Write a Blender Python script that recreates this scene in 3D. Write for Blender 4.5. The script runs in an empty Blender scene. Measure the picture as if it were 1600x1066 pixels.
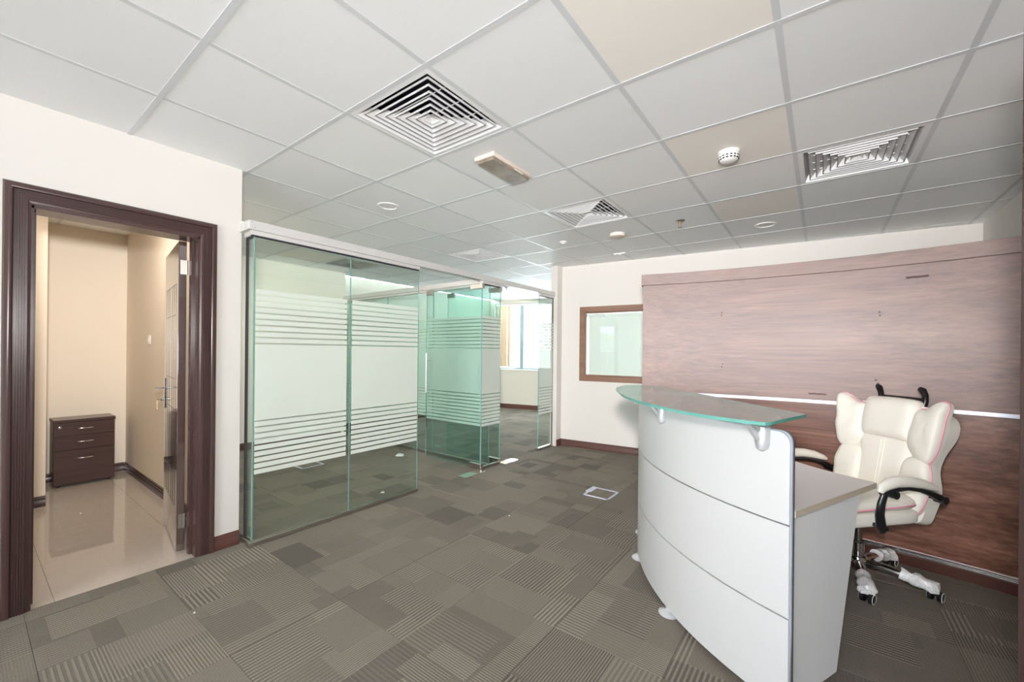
import bpy, math, random
from mathutils import Vector, Matrix, noise
random.seed(7)
S = bpy.context.scene
COL = S.collection
R = math.radians

# ------------------------------------------------------------------ camera
FPX, Y0, ROLL, YAW, CAMH, H = 646.0, 550.2, 0.010, R(36.8), 1.30, 2.50
cd = bpy.data.cameras.new('camera')
cd.sensor_fit = 'HORIZONTAL'; cd.sensor_width = 36.0
cd.lens = FPX / 1600 * 36.0
cd.shift_y = (Y0 - 533.0) / 1600.0
cd.clip_start = 0.02
cam = bpy.data.objects.new('camera', cd); COL.objects.link(cam)
fw = Vector((-math.sin(YAW), math.cos(YAW), 0)); rt = Vector((math.cos(YAW), math.sin(YAW), 0)); up = Vector((0, 0, 1))
rt2 = rt * math.cos(ROLL) + up * math.sin(ROLL)
up2 = -rt * math.sin(ROLL) + up * math.cos(ROLL)
m = Matrix((rt2, up2, -fw)).transposed().to_4x4()
m.translation = (0, 0, CAMH)
cam.matrix_world = m
S.camera = cam

# ------------------------------------------------------------------ world, flash, exposure
w = bpy.data.worlds.new('daylight'); S.world = w; w.use_nodes = True
w.node_tree.nodes['Background'].inputs[0].default_value = (0.90, 0.96, 1.03, 1)
w.node_tree.nodes['Background'].inputs[1].default_value = 19.5
ld = bpy.data.lights.new('camera_flash', 'SPOT')
ld.energy = 1.0; ld.shadow_soft_size = 0.07; ld.color = (1.0, 0.975, 0.95); ld.spot_size = R(172); ld.spot_blend = 1.0
ld.use_nodes = True
_nt = ld.node_tree
_em = [n for n in _nt.nodes if n.type == 'EMISSION'][0]
_fo = _nt.nodes.new('ShaderNodeLightFalloff')
_fo.inputs['Strength'].default_value = 1.0
_fo.inputs['Smooth'].default_value = 0.0
_ml = _nt.nodes.new('ShaderNodeMath'); _ml.operation = 'MULTIPLY'
_nt.links.new(_fo.outputs['Constant'], _ml.inputs[0]); _ml.inputs[1].default_value = 27.0
_nt.links.new(_ml.outputs[0], _em.inputs['Strength'])
flash = bpy.data.objects.new('camera_flash', ld); COL.objects.link(flash)
flash.location = (0.02, -0.05, 1.54)
flash.rotation_euler = (R(90 + 18), 0, YAW)
S.view_settings.view_transform = 'Standard'
S.view_settings.look = 'None'
S.view_settings.gamma = 1.0
S.view_settings.use_curve_mapping = False
S.view_settings.exposure = 0.25
S.cycles.max_bounces = 9
S.cycles.use_adaptive_sampling = True
S.cycles.adaptive_threshold = 0.03
S.cycles.transparent_max_bounces = 32
S.cycles.caustics_reflective = False
S.cycles.caustics_refractive = False
S.cycles.sample_clamp_indirect = 6.0

# ------------------------------------------------------------------ node helper
class N:
    def __init__(s, name):
        s.m = bpy.data.materials.new(name); s.m.use_nodes = True
        s.t = s.m.node_tree; s.t.nodes.clear()
        s.out = s.t.nodes.new('ShaderNodeOutputMaterial')
    def n(s, typ, **kw):
        x = s.t.nodes.new(typ)
        for k, v in kw.items(): setattr(x, k, v)
        return x
    def put(s, sock, v):
        if isinstance(v, bpy.types.NodeSocket): s.t.links.new(v, sock)
        else:
            if isinstance(v, (tuple, list)) and len(v) == 3 and sock.type == 'RGBA': v = (*v, 1)
            sock.default_value = v
    def math(s, op, a, b=0.0, c=None, clamp=False):
        x = s.n('ShaderNodeMath', operation=op, use_clamp=clamp)
        s.put(x.inputs[0], a); s.put(x.inputs[1], b)
        if c is not None: s.put(x.inputs[2], c)
        return x.outputs[0]
    def mix(s, f, a, b, typ='MIX'):
        x = s.n('ShaderNodeMix', data_type='RGBA', blend_type=typ)
        s.put(x.inputs[0], f); s.put(x.inputs[6], a); s.put(x.inputs[7], b)
        return x.outputs[2]
    def lerp(s, f, a, b):
        x = s.n('ShaderNodeMix', data_type='FLOAT')
        s.put(x.inputs[0], f); s.put(x.inputs[2], a); s.put(x.inputs[3], b)
        return x.outputs[0]
    def obj(s): return s.n('ShaderNodeTexCoord').outputs['Object']
    def rnd(s): return s.n('ShaderNodeObjectInfo').outputs['Random']
    def sep(s, v):
        x = s.n('ShaderNodeSeparateXYZ'); s.put(x.inputs[0], v); return x.outputs
    def comb(s, x, y, z):
        c = s.n('ShaderNodeCombineXYZ'); s.put(c.inputs[0], x); s.put(c.inputs[1], y); s.put(c.inputs[2], z); return c.outputs[0]
    def scale(s, v, sc, off=(0, 0, 0)):
        x = s.n('ShaderNodeMapping'); s.put(x.inputs[0], v)
        x.inputs['Scale'].default_value = sc
        if isinstance(off, bpy.types.NodeSocket): s.put(x.inputs['Location'], off)
        else: x.inputs['Location'].default_value = off
        return x.outputs[0]
    def noise(s, v, sc, det=3.0, rough=0.55, dist=0.0):
        x = s.n('ShaderNodeTexNoise'); s.put(x.inputs['Vector'], v)
        x.inputs['Scale'].default_value = sc; x.inputs['Detail'].default_value = det
        x.inputs['Roughness'].default_value = rough; x.inputs['Distortion'].default_value = dist
        return x.outputs[0]
    def white(s, v1, v2=None):
        x = s.n('ShaderNodeTexWhiteNoise', noise_dimensions='2D')
        s.put(x.inputs['Vector'], s.comb(v1, v2 if v2 is not None else 0.0, 0.0))
        return x.outputs['Value']
    def ramp(s, f, stops, interp='LINEAR'):
        x = s.n('ShaderNodeValToRGB'); s.put(x.inputs[0], f)
        x.color_ramp.interpolation = interp
        e = x.color_ramp.elements
        while len(e) < len(stops): e.new(0.5)
        for k, (p, c) in enumerate(stops):
            e[k].position = p; e[k].color = (*c, 1) if len(c) == 3 else c
        return x.outputs[0]
    def bump(s, h, strength=0.2, dist=0.01):
        x = s.n('ShaderNodeBump'); s.put(x.inputs['Height'], h)
        x.inputs['Strength'].default_value = strength; x.inputs['Distance'].default_value = dist
        return x.outputs[0]
    def bsdf(s, color, rough=0.5, metal=0.0, normal=None, **kw):
        b = s.n('ShaderNodeBsdfPrincipled')
        s.put(b.inputs['Base Color'], color); s.put(b.inputs['Roughness'], rough); s.put(b.inputs['Metallic'], metal)
        if normal is not None: s.put(b.inputs['Normal'], normal)
        for k, v in kw.items(): s.put(b.inputs[k.replace('_', ' ')], v)
        return b.outputs[0]
    def done(s, sh):
        s.t.links.new(sh, s.out.inputs[0]); return s.m

def plain(name, col, rough=0.5, metal=0.0, var=0.04, nscale=6.0, bump=0.0, bscale=200.0, **kw):
    k = N(name); o = k.obj()
    f = k.noise(o, nscale, 4)
    c = k.mix(f, tuple(x * (1 - var) for x in col), tuple(min(1, x * (1 + var)) for x in col))
    nm = k.bump(k.noise(o, bscale, 2), bump, 0.002) if bump else None
    return k.done(k.bsdf(c, rough, metal, nm, **kw))

MAT = {}
MAT['wall'] = plain('cream_wall_paint', (0.645, 0.617, 0.577), 0.75, var=0.02, nscale=1.5, bump=0.06, bscale=90)
MAT['wall2'] = plain('warm_light_store_wall_paint', (0.80, 0.705, 0.585), 0.7, var=0.02, nscale=1.5)  # warm light of the store room is put into this beige
MAT['wall3'] = plain('greenish_cream_office_paint', (0.60, 0.585, 0.51), 0.75, var=0.02, nscale=1.5)
MAT['wall4'] = plain('pale_cream_office_paint', (0.82, 0.79, 0.72), 0.75, var=0.02, nscale=1.5)
MAT['grid'] = plain('white_ceiling_grid_metal', (0.68, 0.70, 0.72), 0.5, var=0.05)
MAT['alu'] = plain('brushed_aluminium', (0.66, 0.645, 0.63), 0.40, 0.25, var=0.05, nscale=20)
MAT['chrome'] = plain('polished_chrome', (0.85, 0.85, 0.86), 0.10, 1.0, var=0.02)
MAT['steel'] = plain('satin_steel', (0.50, 0.47, 0.43), 0.33, 1.0, var=0.06, nscale=15)
MAT['whitelam'] = plain('white_laminate', (0.665, 0.665, 0.665), 0.30, var=0.01)
MAT['greylam'] = plain('light_grey_laminate', (0.80, 0.79, 0.79), 0.4, var=0.03)
MAT['worktop'] = plain('grey_white_worktop_laminate', (0.74, 0.72, 0.70), 0.28, var=0.03, nscale=60)
MAT['banding'] = plain('beige_edge_banding', (0.55, 0.47, 0.37), 0.5, var=0.04)
MAT['greyedge'] = plain('blue_grey_edge_trim', (0.42, 0.46, 0.53), 0.35, var=0.03)
MAT['silver'] = plain('silver_paint', (0.70, 0.71, 0.73), 0.35, 0.45, var=0.03)
MAT['leather'] = plain('cream_leather', (0.93, 0.90, 0.81), 0.42, var=0.03, nscale=9, bump=0.10, bscale=55)
MAT['leather2'] = plain('perforated_cream_leather', (0.92, 0.87, 0.79), 0.5, var=0.03, nscale=9, bump=0.12, bscale=260)
MAT['pink'] = plain('pink_piping', (0.84, 0.36, 0.46), 0.45, var=0.05)
MAT['black'] = plain('black_plastic', (0.012, 0.012, 0.014), 0.28, var=0.2)
MAT['blackrub'] = plain('black_gasket_rubber', (0.02, 0.02, 0.03), 0.6, var=0.2)
MAT['white'] = plain('white_plastic', (0.84, 0.83, 0.80), 0.4, var=0.03)
MAT['ventw'] = plain('white_enamelled_metal', (0.86, 0.86, 0.87), 0.35, var=0.02)
MAT['dark'] = plain('dark_duct_interior', (0.012, 0.012, 0.03), 0.8, var=0.3)
MAT['lilac'] = plain('pale_lilac_plastic_frame', (0.66, 0.68, 0.80), 0.45, var=0.05)
MAT['oldbeige'] = plain('stained_beige_plastic', (0.80, 0.70, 0.60), 0.5, var=0.06)
MAT['brass'] = plain('brass_key_metal', (0.65, 0.48, 0.25), 0.3, 0.9, var=0.1)
MAT['slab'] = plain('grey_screed', (0.06, 0.058, 0.053), 0.9)
MAT['redbrown'] = plain('mahogany_base_board', (0.088, 0.034, 0.025), 0.32, var=0.25, nscale=12)

def ceil_mat(name, base):
    k = N(name); o = k.obj(); r = k.rnd()
    f = k.noise(k.scale(o, (3, 60, 1)), 3.0, 3)
    sp = k.noise(o, 240, 2)
    v = k.math('MULTIPLY_ADD', r, 0.07, 0.95)
    c = k.mix(f, tuple(x * .965 for x in base), base)
    vv = k.n('ShaderNodeVectorMath', operation='SCALE'); k.put(vv.inputs[0], c); k.put(vv.inputs['Scale'], v)
    sm = k.noise(k.n('ShaderNodeTexCoord').outputs['Object'], 5.0, 4)
    c2 = k.mix(k.ramp(sm, [(0.62, (0, 0, 0)), (0.78, (.16, .16, .16))]), vv.outputs[0], (0.66, 0.62, 0.55))
    return k.done(k.bsdf(c2, 0.75, 0.0, k.bump(sp, 0.05, 0.002)))
MAT['tile'] = ceil_mat('white_ceiling_board', (0.92, 0.93, 0.94))
MAT['tile_y'] = ceil_mat('yellowed_ceiling_board', (0.93, 0.89, 0.83))

def wood(name, stops, sc, rough, haze=None, coat=0.0, axis=0, cior=1.5, crough=0.15):
    # grain runs along the given object axis
    k = N(name); o = k.obj()
    s1 = [62.0, 62.0, 62.0]; s1[axis] = 0.9
    s2 = [15.0, 15.0, 15.0]; s2[axis] = 0.4
    a = k.noise(k.scale(o, tuple(x * sc for x in s1)), 1.0, 5, 0.62, 0.25)
    b = k.noise(k.scale(o, tuple(x * sc for x in s2)), 1.0, 3, 0.5, 0.5)
    f = k.math('ADD', k.math('MULTIPLY', a, 0.6), k.math('MULTIPLY', b, 0.45))
    c = k.ramp(f, stops)
    rg = rough
    if haze:
        d = k.noise(k.scale(o, (0.9, 0.9, 2.0)), 1.2, 4, 0.5, 0.2)
        up_ = k.ramp(k.sep(o)[2], [(0.0, (0, 0, 0)), (0.85, (0, 0, 0)), (1.0, (1, 1, 1))])
        dm = k.ramp(d, [(0.30, (.30, .30, .30)), (0.68, (1, 1, 1))])
        dmf = k.math('MULTIPLY', k.sep(dm)[0], haze)
        sp = k.ramp(k.noise(o, 3.1, 6, 0.65), [(0.66, (0, 0, 0)), (0.72, (1, 1, 1))])
        c = k.mix(dmf, c, (0.36, 0.305, 0.30))  # pale overlay: dust patches plus flash sheen put into the colour
        c = k.mix(k.math('MULTIPLY', k.sep(sp)[0], 0.30), c, (0.08, 0.055, 0.05))
        rg = k.math('MULTIPLY_ADD', k.sep(dm)[0], 0.12, rough)
    nm = k.bump(a, 0.04, 0.002)
    return k.done(k.bsdf(c, rg, 0.0, nm, Coat_Weight=coat, Coat_Roughness=crough, Coat_IOR=cior))
WAL = [(0.30, (0.070, 0.027, 0.018)), (0.46, (0.145, 0.060, 0.040)), (0.58, (0.225, 0.100, 0.066)), (0.72, (0.34, 0.165, 0.110))]
MAT['walnut'] = wood('walnut_laminate', WAL, 1.0, 0.30)
MAT['walnut_hazy'] = wood('dust_and_sheen_walnut_laminate', WAL, 1.0, 0.36, haze=0.52)
WEN = [(0.3, (0.050, 0.027, 0.025)), (0.5, (0.062, 0.034, 0.031)), (0.7, (0.080, 0.045, 0.041))]
MAT['wenge'] = wood('dark_brown_wenge_veneer_vertical', WEN, 1.2, 0.24, axis=2)
MAT['wenge_y'] = wood('dark_brown_wenge_veneer', WEN, 1.2, 0.24, axis=1)
MAT['doorleaf'] = wood('glossy_brown_door_lacquer', WEN, 1.0, 0.15, axis=2, coat=1.0, cior=2.3, crough=0.05)
MAT['winframe'] = wood('brown_window_frame_wood', [(0.3, (0.15, 0.075, 0.045)), (0.5, (0.21, 0.11, 0.07)), (0.7, (0.27, 0.15, 0.10))], 1.0, 0.4)

def porcelain():
    k = N('polished_beige_porcelain'); o = k.n('ShaderNodeNewGeometry').outputs['Position']
    a = k.noise(k.scale(o, (3, 14, 1)), 3, 5, 0.6, 0.6)
    c = k.mix(a, (0.50, 0.44, 0.375), (0.58, 0.515, 0.445))
    d = k.ramp(k.noise(o, 14, 5), [(0.62, (0, 0, 0)), (0.75, (.25, .25, .25))])
    c = k.mix(d, c, (0.5, 0.42, 0.34))
    return k.done(k.bsdf(c, 0.035))
MAT['porcelain'] = porcelain()

def carpet():
    k = N('striped_carpet_tile'); o = k.obj(); r = k.rnd()
    xyz = k.sep(o)
    u = k.math('MULTIPLY_ADD', xyz[0], 2.0, 0.5); v = k.math('MULTIPLY_ADD', xyz[1], 2.0, 0.5)
    def h(seed): return k.white(k.math('MULTIPLY', r, 91.7), seed)
    # quadrant cuts
    qa = k.math('MULTIPLY_ADD', h(1.3), 0.6, 0.2); qb = k.math('MULTIPLY_ADD', h(2.7), 0.6, 0.2)
    gu = k.math('GREATER_THAN', u, qa); gv = k.math('GREATER_THAN', v, qb)
    reg = k.math('ADD', k.math('MULTIPLY', gu, 1.0), k.math('MULTIPLY', gv, 2.0))
    # overlapping blocks
    for i in range(2):
        cu = h(10.1 + i); cv = h(20.3 + i)
        wu = k.math('MULTIPLY_ADD', h(30.9 + i), 0.28, 0.14); wv = k.math('MULTIPLY_ADD', h(40.2 + i), 0.28, 0.14)
        iu = k.math('LESS_THAN', k.math('ABSOLUTE', k.math('SUBTRACT', u, cu)), wu)
        iv = k.math('LESS_THAN', k.math('ABSOLUTE', k.math('SUBTRACT', v, cv)), wv)
        ins = k.math('MULTIPLY', iu, iv)
        reg = k.lerp(ins, reg, 5.0 + i)
    def g(seed): return k.white(k.math('MULTIPLY_ADD', r, 57.3, k.math('MULTIPLY', reg, 3.77)), seed)
    shade = g(4.4)
    dark = k.mix(h(7.7), (0.112, 0.101, 0.086), (0.143, 0.127, 0.105))
    base = k.mix(shade, dark, (0.272, 0.235, 0.188))
    # stripes run along v
    fine = k.math('GREATER_THAN', g(5.5), 0.45)
    freq = k.lerp(fine, 25.0, 42.0)
    ph = k.math('MULTIPLY', k.math('MULTIPLY', u, freq), 6.28318)
    st = k.math('MULTIPLY_ADD', k.math('SINE', ph), 1.6, 0.35, clamp=True)
    dash = k.math('MULTIPLY_ADD', k.math('SINE', k.math('MULTIPLY', v, 6.28318 * 52)), 0.25, 0.75)
    brk = k.noise(o, 160, 2)
    amp = k.ramp(g(6.6), [(0.12, (0.10,) * 3), (0.38, (0.55,) * 3), (0.72, (1.0,) * 3)])
    sm = k.math('MULTIPLY', k.math('MULTIPLY', st, dash), k.math('MULTIPLY', k.sep(amp)[0], k.math('MULTIPLY_ADD', brk, 0.9, 0.25)), clamp=True)
    c = k.mix(sm, base, k.mix(h(8.8), (0.58, 0.50, 0.385), (0.50, 0.435, 0.335)))
    c = k.mix(k.math('MULTIPLY', k.math('SUBTRACT', 1.0, st), k.math('MULTIPLY', k.sep(amp)[0], 0.45)), c, (0.085, 0.080, 0.073))
    sp = k.noise(o, 260, 3, 0.75)
    c = k.mix(k.math('MULTIPLY_ADD', sp, 2.4, -0.85, clamp=True), k.mix(0.40, c, (0.05, 0.05, 0.046)), k.mix(0.16, c, (0.5, 0.46, 0.4)))
    # trampled dust
    P = k.n('ShaderNodeNewGeometry').outputs['Position']
    du = k.ramp(k.noise(P, 0.9, 4, 0.6), [(0.42, (0, 0, 0)), (0.75, (.35, .35, .35))])
    c = k.mix(du, c, (0.285, 0.245, 0.205))
    nm = k.bump(k.math('ADD', sp, k.math('MULTIPLY', st, 0.6)), 0.5, 0.004)
    return k.done(k.bsdf(c, 0.95, 0.0, nm, Specular_IOR_Level=0.1))
MAT['carpet'] = carpet()

def glass(name, tint, refl=1.0):
    k = N(name)
    lw = k.n('ShaderNodeLayerWeight'); lw.inputs[0].default_value = 0.5
    f5 = k.math('POWER', lw.outputs['Facing'], 5.0)
    F = k.math('MULTIPLY_ADD', f5, 0.75 * refl, 0.045 * refl)
    tr = k.n('ShaderNodeBsdfTransparent'); k.put(tr.inputs[0], tint)
    gl = k.n('ShaderNodeBsdfGlossy'); k.put(gl.inputs[0], (0.95, 1.0, 0.98)); gl.inputs['Roughness'].default_value = 0.01
    mx = k.n('ShaderNodeMixShader'); k.put(mx.inputs[0], F)
    k.t.links.new(tr.outputs[0], mx.inputs[1]); k.t.links.new(gl.outputs[0], mx.inputs[2])
    return k.done(mx.outputs[0])
MAT['glass'] = glass('clear_green_tinted_glass', (0.94, 0.978, 0.960))
MAT['glass2'] = glass('deep_green_tinted_glass', (0.885, 0.965, 0.945))
MAT['glassclear'] = glass('clear_window_glass', (0.95, 0.985, 0.97))
def glassedge(name, c1, c2):
    k = N(name)
    a = k.bsdf(k.mix(k.noise(k.obj(), 4.0), c1, c2), 0.12)
    tr = k.n('ShaderNodeBsdfTransparent'); k.put(tr.inputs[0], c2)
    mx = k.n('ShaderNodeMixShader'); mx.inputs[0].default_value = 0.72
    k.t.links.new(tr.outputs[0], mx.inputs[1]); k.t.links.new(a, mx.inputs[2])
    return k.done(mx.outputs[0])
MAT['gedge'] = glassedge('polished_glass_edge', (0.20, 0.42, 0.40), (0.36, 0.60, 0.56))
MAT['gedge2'] = glassedge('teal_counter_glass_edge', (0.10, 0.42, 0.36), (0.24, 0.62, 0.54))
def frost(name, col, clear, refl=False):
    k = N(name)
    d = k.n('ShaderNodeBsdfDiffuse'); k.put(d.inputs[0], col)
    t = k.n('ShaderNodeBsdfTranslucent'); k.put(t.inputs[0], col)
    a = k.n('ShaderNodeMixShader'); a.inputs[0].default_value = 0.25
    k.t.links.new(d.outputs[0], a.inputs[1]); k.t.links.new(t.outputs[0], a.inputs[2])
    tr = k.n('ShaderNodeBsdfTransparent'); k.put(tr.inputs[0], (0.95, 1, 0.98))
    b = k.n('ShaderNodeMixShader'); k.put(b.inputs[0], k.math('MULTIPLY_ADD', k.noise(k.obj(), 3.0), 0.06, clear - 0.03))
    k.t.links.new(a.outputs[0], b.inputs[1]); k.t.links.new(tr.outputs[0], b.inputs[2])
    return k.done(b.outputs[0])
MAT['frost'] = frost('frosted_white_film', (0.80, 0.845, 0.78), 0.17)
MAT['frostglass'] = frost('milky_counter_glass', (0.80, 0.88, 0.84), 0.5)
def counterglass():
    k = N('frosted_counter_glass')
    lw = k.n('ShaderNodeLayerWeight'); lw.inputs[0].default_value = 0.5
    F = k.math('MULTIPLY_ADD', k.math('POWER', lw.outputs['Facing'], 4.0), 0.85, 0.06)
    tr = k.n('ShaderNodeBsdfTransparent'); k.put(tr.inputs[0], k.mix(k.noise(k.obj(), 5.0), (0.80, 0.94, 0.88), (0.84, 0.95, 0.90)))
    d = k.n('ShaderNodeBsdfDiffuse'); k.put(d.inputs[0], (0.62, 0.72, 0.66))
    b = k.n('ShaderNodeMixShader'); b.inputs[0].default_value = 0.28
    k.t.links.new(tr.outputs[0], b.inputs[1]); k.t.links.new(d.outputs[0], b.inputs[2])
    gl = k.n('ShaderNodeBsdfGlossy'); gl.inputs['Roughness'].default_value = 0.06
    mx = k.n('ShaderNodeMixShader'); k.put(mx.inputs[0], F)
    k.t.links.new(b.outputs[0], mx.inputs[1]); k.t.links.new(gl.outputs[0], mx.inputs[2])
    return k.done(mx.outputs[0])
MAT['counter'] = counterglass()
def bubble():
    k = N('bubble_wrap'); o = k.obj()
    vo = k.n('ShaderNodeTexVoronoi'); k.put(vo.inputs['Vector'], o); vo.inputs['Scale'].default_value = 120
    nm = k.bump(vo.outputs['Distance'], 0.45, 0.003)
    a = k.bsdf((0.88, 0.88, 0.89), 0.25, 0.0, nm)
    tr = k.n('ShaderNodeBsdfTransparent')
    mx = k.n('ShaderNodeMixShader'); k.put(mx.inputs[0], k.math('MULTIPLY_ADD', vo.outputs['Distance'], 0.4, 0.72, clamp=True))
    k.t.links.new(tr.outputs[0], mx.inputs[1]); k.t.links.new(a, mx.inputs[2])
    return k.done(mx.outputs[0])
MAT['bubble'] = bubble()
def diffuserlens():
    k = N('yellowed_lamp_lens'); o = k.obj()
    c = k.mix(k.ramp(k.noise(o, 9, 5, 0.6), [(0.35, (0, 0, 0)), (0.65, (1, 1, 1))]), (0.22, 0.18, 0.14), (0.42, 0.36, 0.29))
    return k.done(k.bsdf(c, 0.35))
MAT['lens'] = diffuserlens()

# ------------------------------------------------------------------ mesh builder
class MB:
    def __init__(s): s.v = []; s.f = []; s.mi = []; s.sm = []
    def add(s, vs, fs, mi=0, smooth=False):
        b = len(s.v); s.v += [tuple(p) for p in vs]
        for f in fs: s.f.append([b + q for q in f]); s.mi.append(mi); s.sm.append(smooth)
        return s
    def box(s, x0, x1, y0, y1, z0, z1, mi=0):
        vs = [(x, y, z) for z in (z0, z1) for y in (y0, y1) for x in (x0, x1)]
        return s.add(vs, [(0, 2, 3, 1), (4, 5, 7, 6), (0, 1, 5, 4), (2, 6, 7, 3), (0, 4, 6, 2), (1, 3, 7, 5)], mi)
    def pane(s, x0, x1, y0, y1, z0, z1):          # box whose two large faces are slot 0, rim slot 1
        d = [x1 - x0, y1 - y0, z1 - z0]; ax = d.index(min(d))
        vs = [(x, y, z) for z in (z0, z1) for y in (y0, y1) for x in (x0, x1)]
        fs = {2: [(0, 2, 3, 1), (4, 5, 7, 6)], 1: [(0, 1, 5, 4), (2, 6, 7, 3)], 0: [(0, 4, 6, 2), (1, 3, 7, 5)]}
        b = len(s.v); s.v += vs
        for a in fs:
            for f in fs[a]: s.f.append([b + q for q in f]); s.mi.append(0 if a == ax else 1); s.sm.append(False)
        return s
    def prism(s, poly, z0, z1, mi=0, mi_side=None, frame=None, smooth=False):
        n = len(poly); fr = frame or (lambda a, b, c: (a, b, c))
        vs = [fr(p[0], p[1], z0) for p in poly] + [fr(p[0], p[1], z1) for p in poly]
        s.add(vs, [tuple(range(n))[::-1], tuple(range(n, 2 * n))], mi)
        ms = mi if mi_side is None else mi_side
        b = len(s.v) - 2 * n
        for k in range(n):
            q = (k + 1) % n
            s.f.append([b + k, b + q, b + n + q, b + n + k]); s.mi.append(ms); s.sm.append(smooth)
        return s
    def tube(s, path, r, n=8, closed=False, mi=0, cap=True, flat=1.0):
        P = [Vector(p) for p in path]; L = len(P); rs = r if isinstance(r, (list, tuple)) else [r] * L
        rings = []; prev = None
        for k in range(L):
            if closed: t = P[(k + 1) % L] - P[k - 1]
            else: t = P[min(k + 1, L - 1)] - P[max(k - 1, 0)]
            t.normalize()
            if prev is None:
                a = Vector((0, 0, 1)) if abs(t.z) < 0.9 else Vector((1, 0, 0))
                nx = t.cross(a).normalized()
            else: nx = (prev - t * prev.dot(t)).normalized()
            prev = nx; ny = t.cross(nx)
            rings.append([P[k] + (nx * math.cos(2 * math.pi * j / n) + ny * math.sin(2 * math.pi * j / n) * flat) * rs[k] for j in range(n)])
        vs = [v for rg in rings for v in rg]; fs = []
        for k in range(L if closed else L - 1):
            k2 = (k + 1) % L
            for j in range(n): fs.append((k * n + j, k * n + (j + 1) % n, k2 * n + (j + 1) % n, k2 * n + j))
        if cap and not closed:
            fs.append(tuple(range(n))[::-1]); fs.append(tuple(range((L - 1) * n, L * n)))
        return s.add(vs, fs, mi, True)
    def lathe(s, prof, c=(0, 0, 0), n=24, mi=0, axis=2):
        vs = []; fs = []
        for (r, z) in prof:
            for j in range(n):
                a = 2 * math.pi * j / n; p = [r * math.cos(a), r * math.sin(a), z]
                if axis == 0: p = [p[2], p[0], p[1]]
                if axis == 1: p = [p[0], p[2], p[1]]
                vs.append((c[0] + p[0], c[1] + p[1], c[2] + p[2]))
        for k in range(len(prof) - 1):
            for j in range(n): fs.append((k * n + j, k * n + (j + 1) % n, (k + 1) * n + (j + 1) % n, (k + 1) * n + j))
        fs.append(tuple(range(n))[::-1]); fs.append(tuple(range((len(prof) - 1) * n, len(prof) * n)))
        return s.add(vs, fs, mi, True)
    def grid(s, fn, nu, nv, mi=0, smooth=True, closed_u=False):
        vs = [fn(i / nu, j / nv) for j in range(nv + 1) for i in range(nu + 1)]
        fs = [(j * (nu + 1) + i, j * (nu + 1) + i + 1, (j + 1) * (nu + 1) + i + 1, (j + 1) * (nu + 1) + i) for j in range(nv) for i in range(nu)]
        return s.add(vs, fs, mi, smooth)
    def mesh(s, name, mats, sharp=38):
        me = bpy.data.meshes.new(name); me.from_pydata(s.v, [], s.f)
        for q in (mats if isinstance(mats, (list, tuple)) else [mats]): me.materials.append(MAT[q])
        me.polygons.foreach_set('material_index', s.mi); me.polygons.foreach_set('use_smooth', s.sm)
        import bmesh
        b = bmesh.new(); b.from_mesh(me); bmesh.ops.recalc_face_normals(b, faces=b.faces); b.to_mesh(me); b.free()
        me.set_sharp_from_angle(angle=R(sharp)); me.update()
        return me

def link(name, me, parent=None, loc=None, rotz=0.0):
    o = bpy.data.objects.new(name, me); COL.objects.link(o)
    if parent: o.parent = parent
    if loc: o.location = loc
    if rotz: o.rotation_euler = (0, 0, rotz)
    return o
def build(name, mb, mats, parent=None, bevel=0.0, label=None, sharp=38, seg=2):
    o = link(name, mb.mesh(name, mats, sharp), parent)
    if bevel:
        b = o.modifiers.new('bevel', 'BEVEL'); b.width = bevel; b.segments = seg; b.limit_method = 'ANGLE'; b.angle_limit = R(40)
    if label: o['label'] = label
    return o
def tag(o, label=None, cat=None, group=None, kind=None):
    if label: o['label'] = label
    if cat: o['category'] = cat
    if group: o['group'] = group
    if kind: o['kind'] = kind
    return o
def thing(name, label, cat, loc=(0, 0, 0), rotz=0.0, group=None, kind=None):
    e = bpy.data.objects.new(name, None); COL.objects.link(e); e.empty_display_size = 0.1
    e.location = loc; e.rotation_euler = (0, 0, rotz)
    return tag(e, label, cat, group, kind)
def struct(name, mb, mats, label=None, bevel=0.0):
    return tag(build(name, mb, mats, None, bevel), label, None, None, 'structure')
def copy_tree(o, parent=None):
    c = o.copy(); COL.objects.link(c); c.parent = parent
    for ch in [q for q in o.children]: copy_tree(ch, c)
    return c
def cr(pts, n=6, closed=True):
    P = [Vector(p) for p in pts]; L = len(P); out = []
    rng = range(L) if closed else range(L - 1)
    for i in rng:
        if closed: a, b, c, d = P[i - 1], P[i], P[(i + 1) % L], P[(i + 2) % L]
        else: a, b, c, d = P[max(i - 1, 0)], P[i], P[i + 1], P[min(i + 2, L - 1)]
        for k in range(n):
            t = k / n
            out.append(0.5 * ((2 * b) + (c - a) * t + (2 * a - 5 * b + 4 * c - d) * t * t + (3 * b - a - 3 * c + d) * t ** 3))
    if not closed: out.append(P[-1])
    return out

# ------------------------------------------------------------------ layout constants
XW = -3.12           # face of the left reception wall
XG = -3.00           # glass front
XB, XB2 = -5.95, -6.30
YP = 3.60            # glass partition between the two offices
YEND = 1.13          # left wall end
BA, BB = Vector((-2.95, 5.08)), Vector((1.155, 5.50))        # reception back wall face
FA, FB = Vector((-6.40, 7.51)), Vector((-2.6, 8.33))         # facade face

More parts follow.
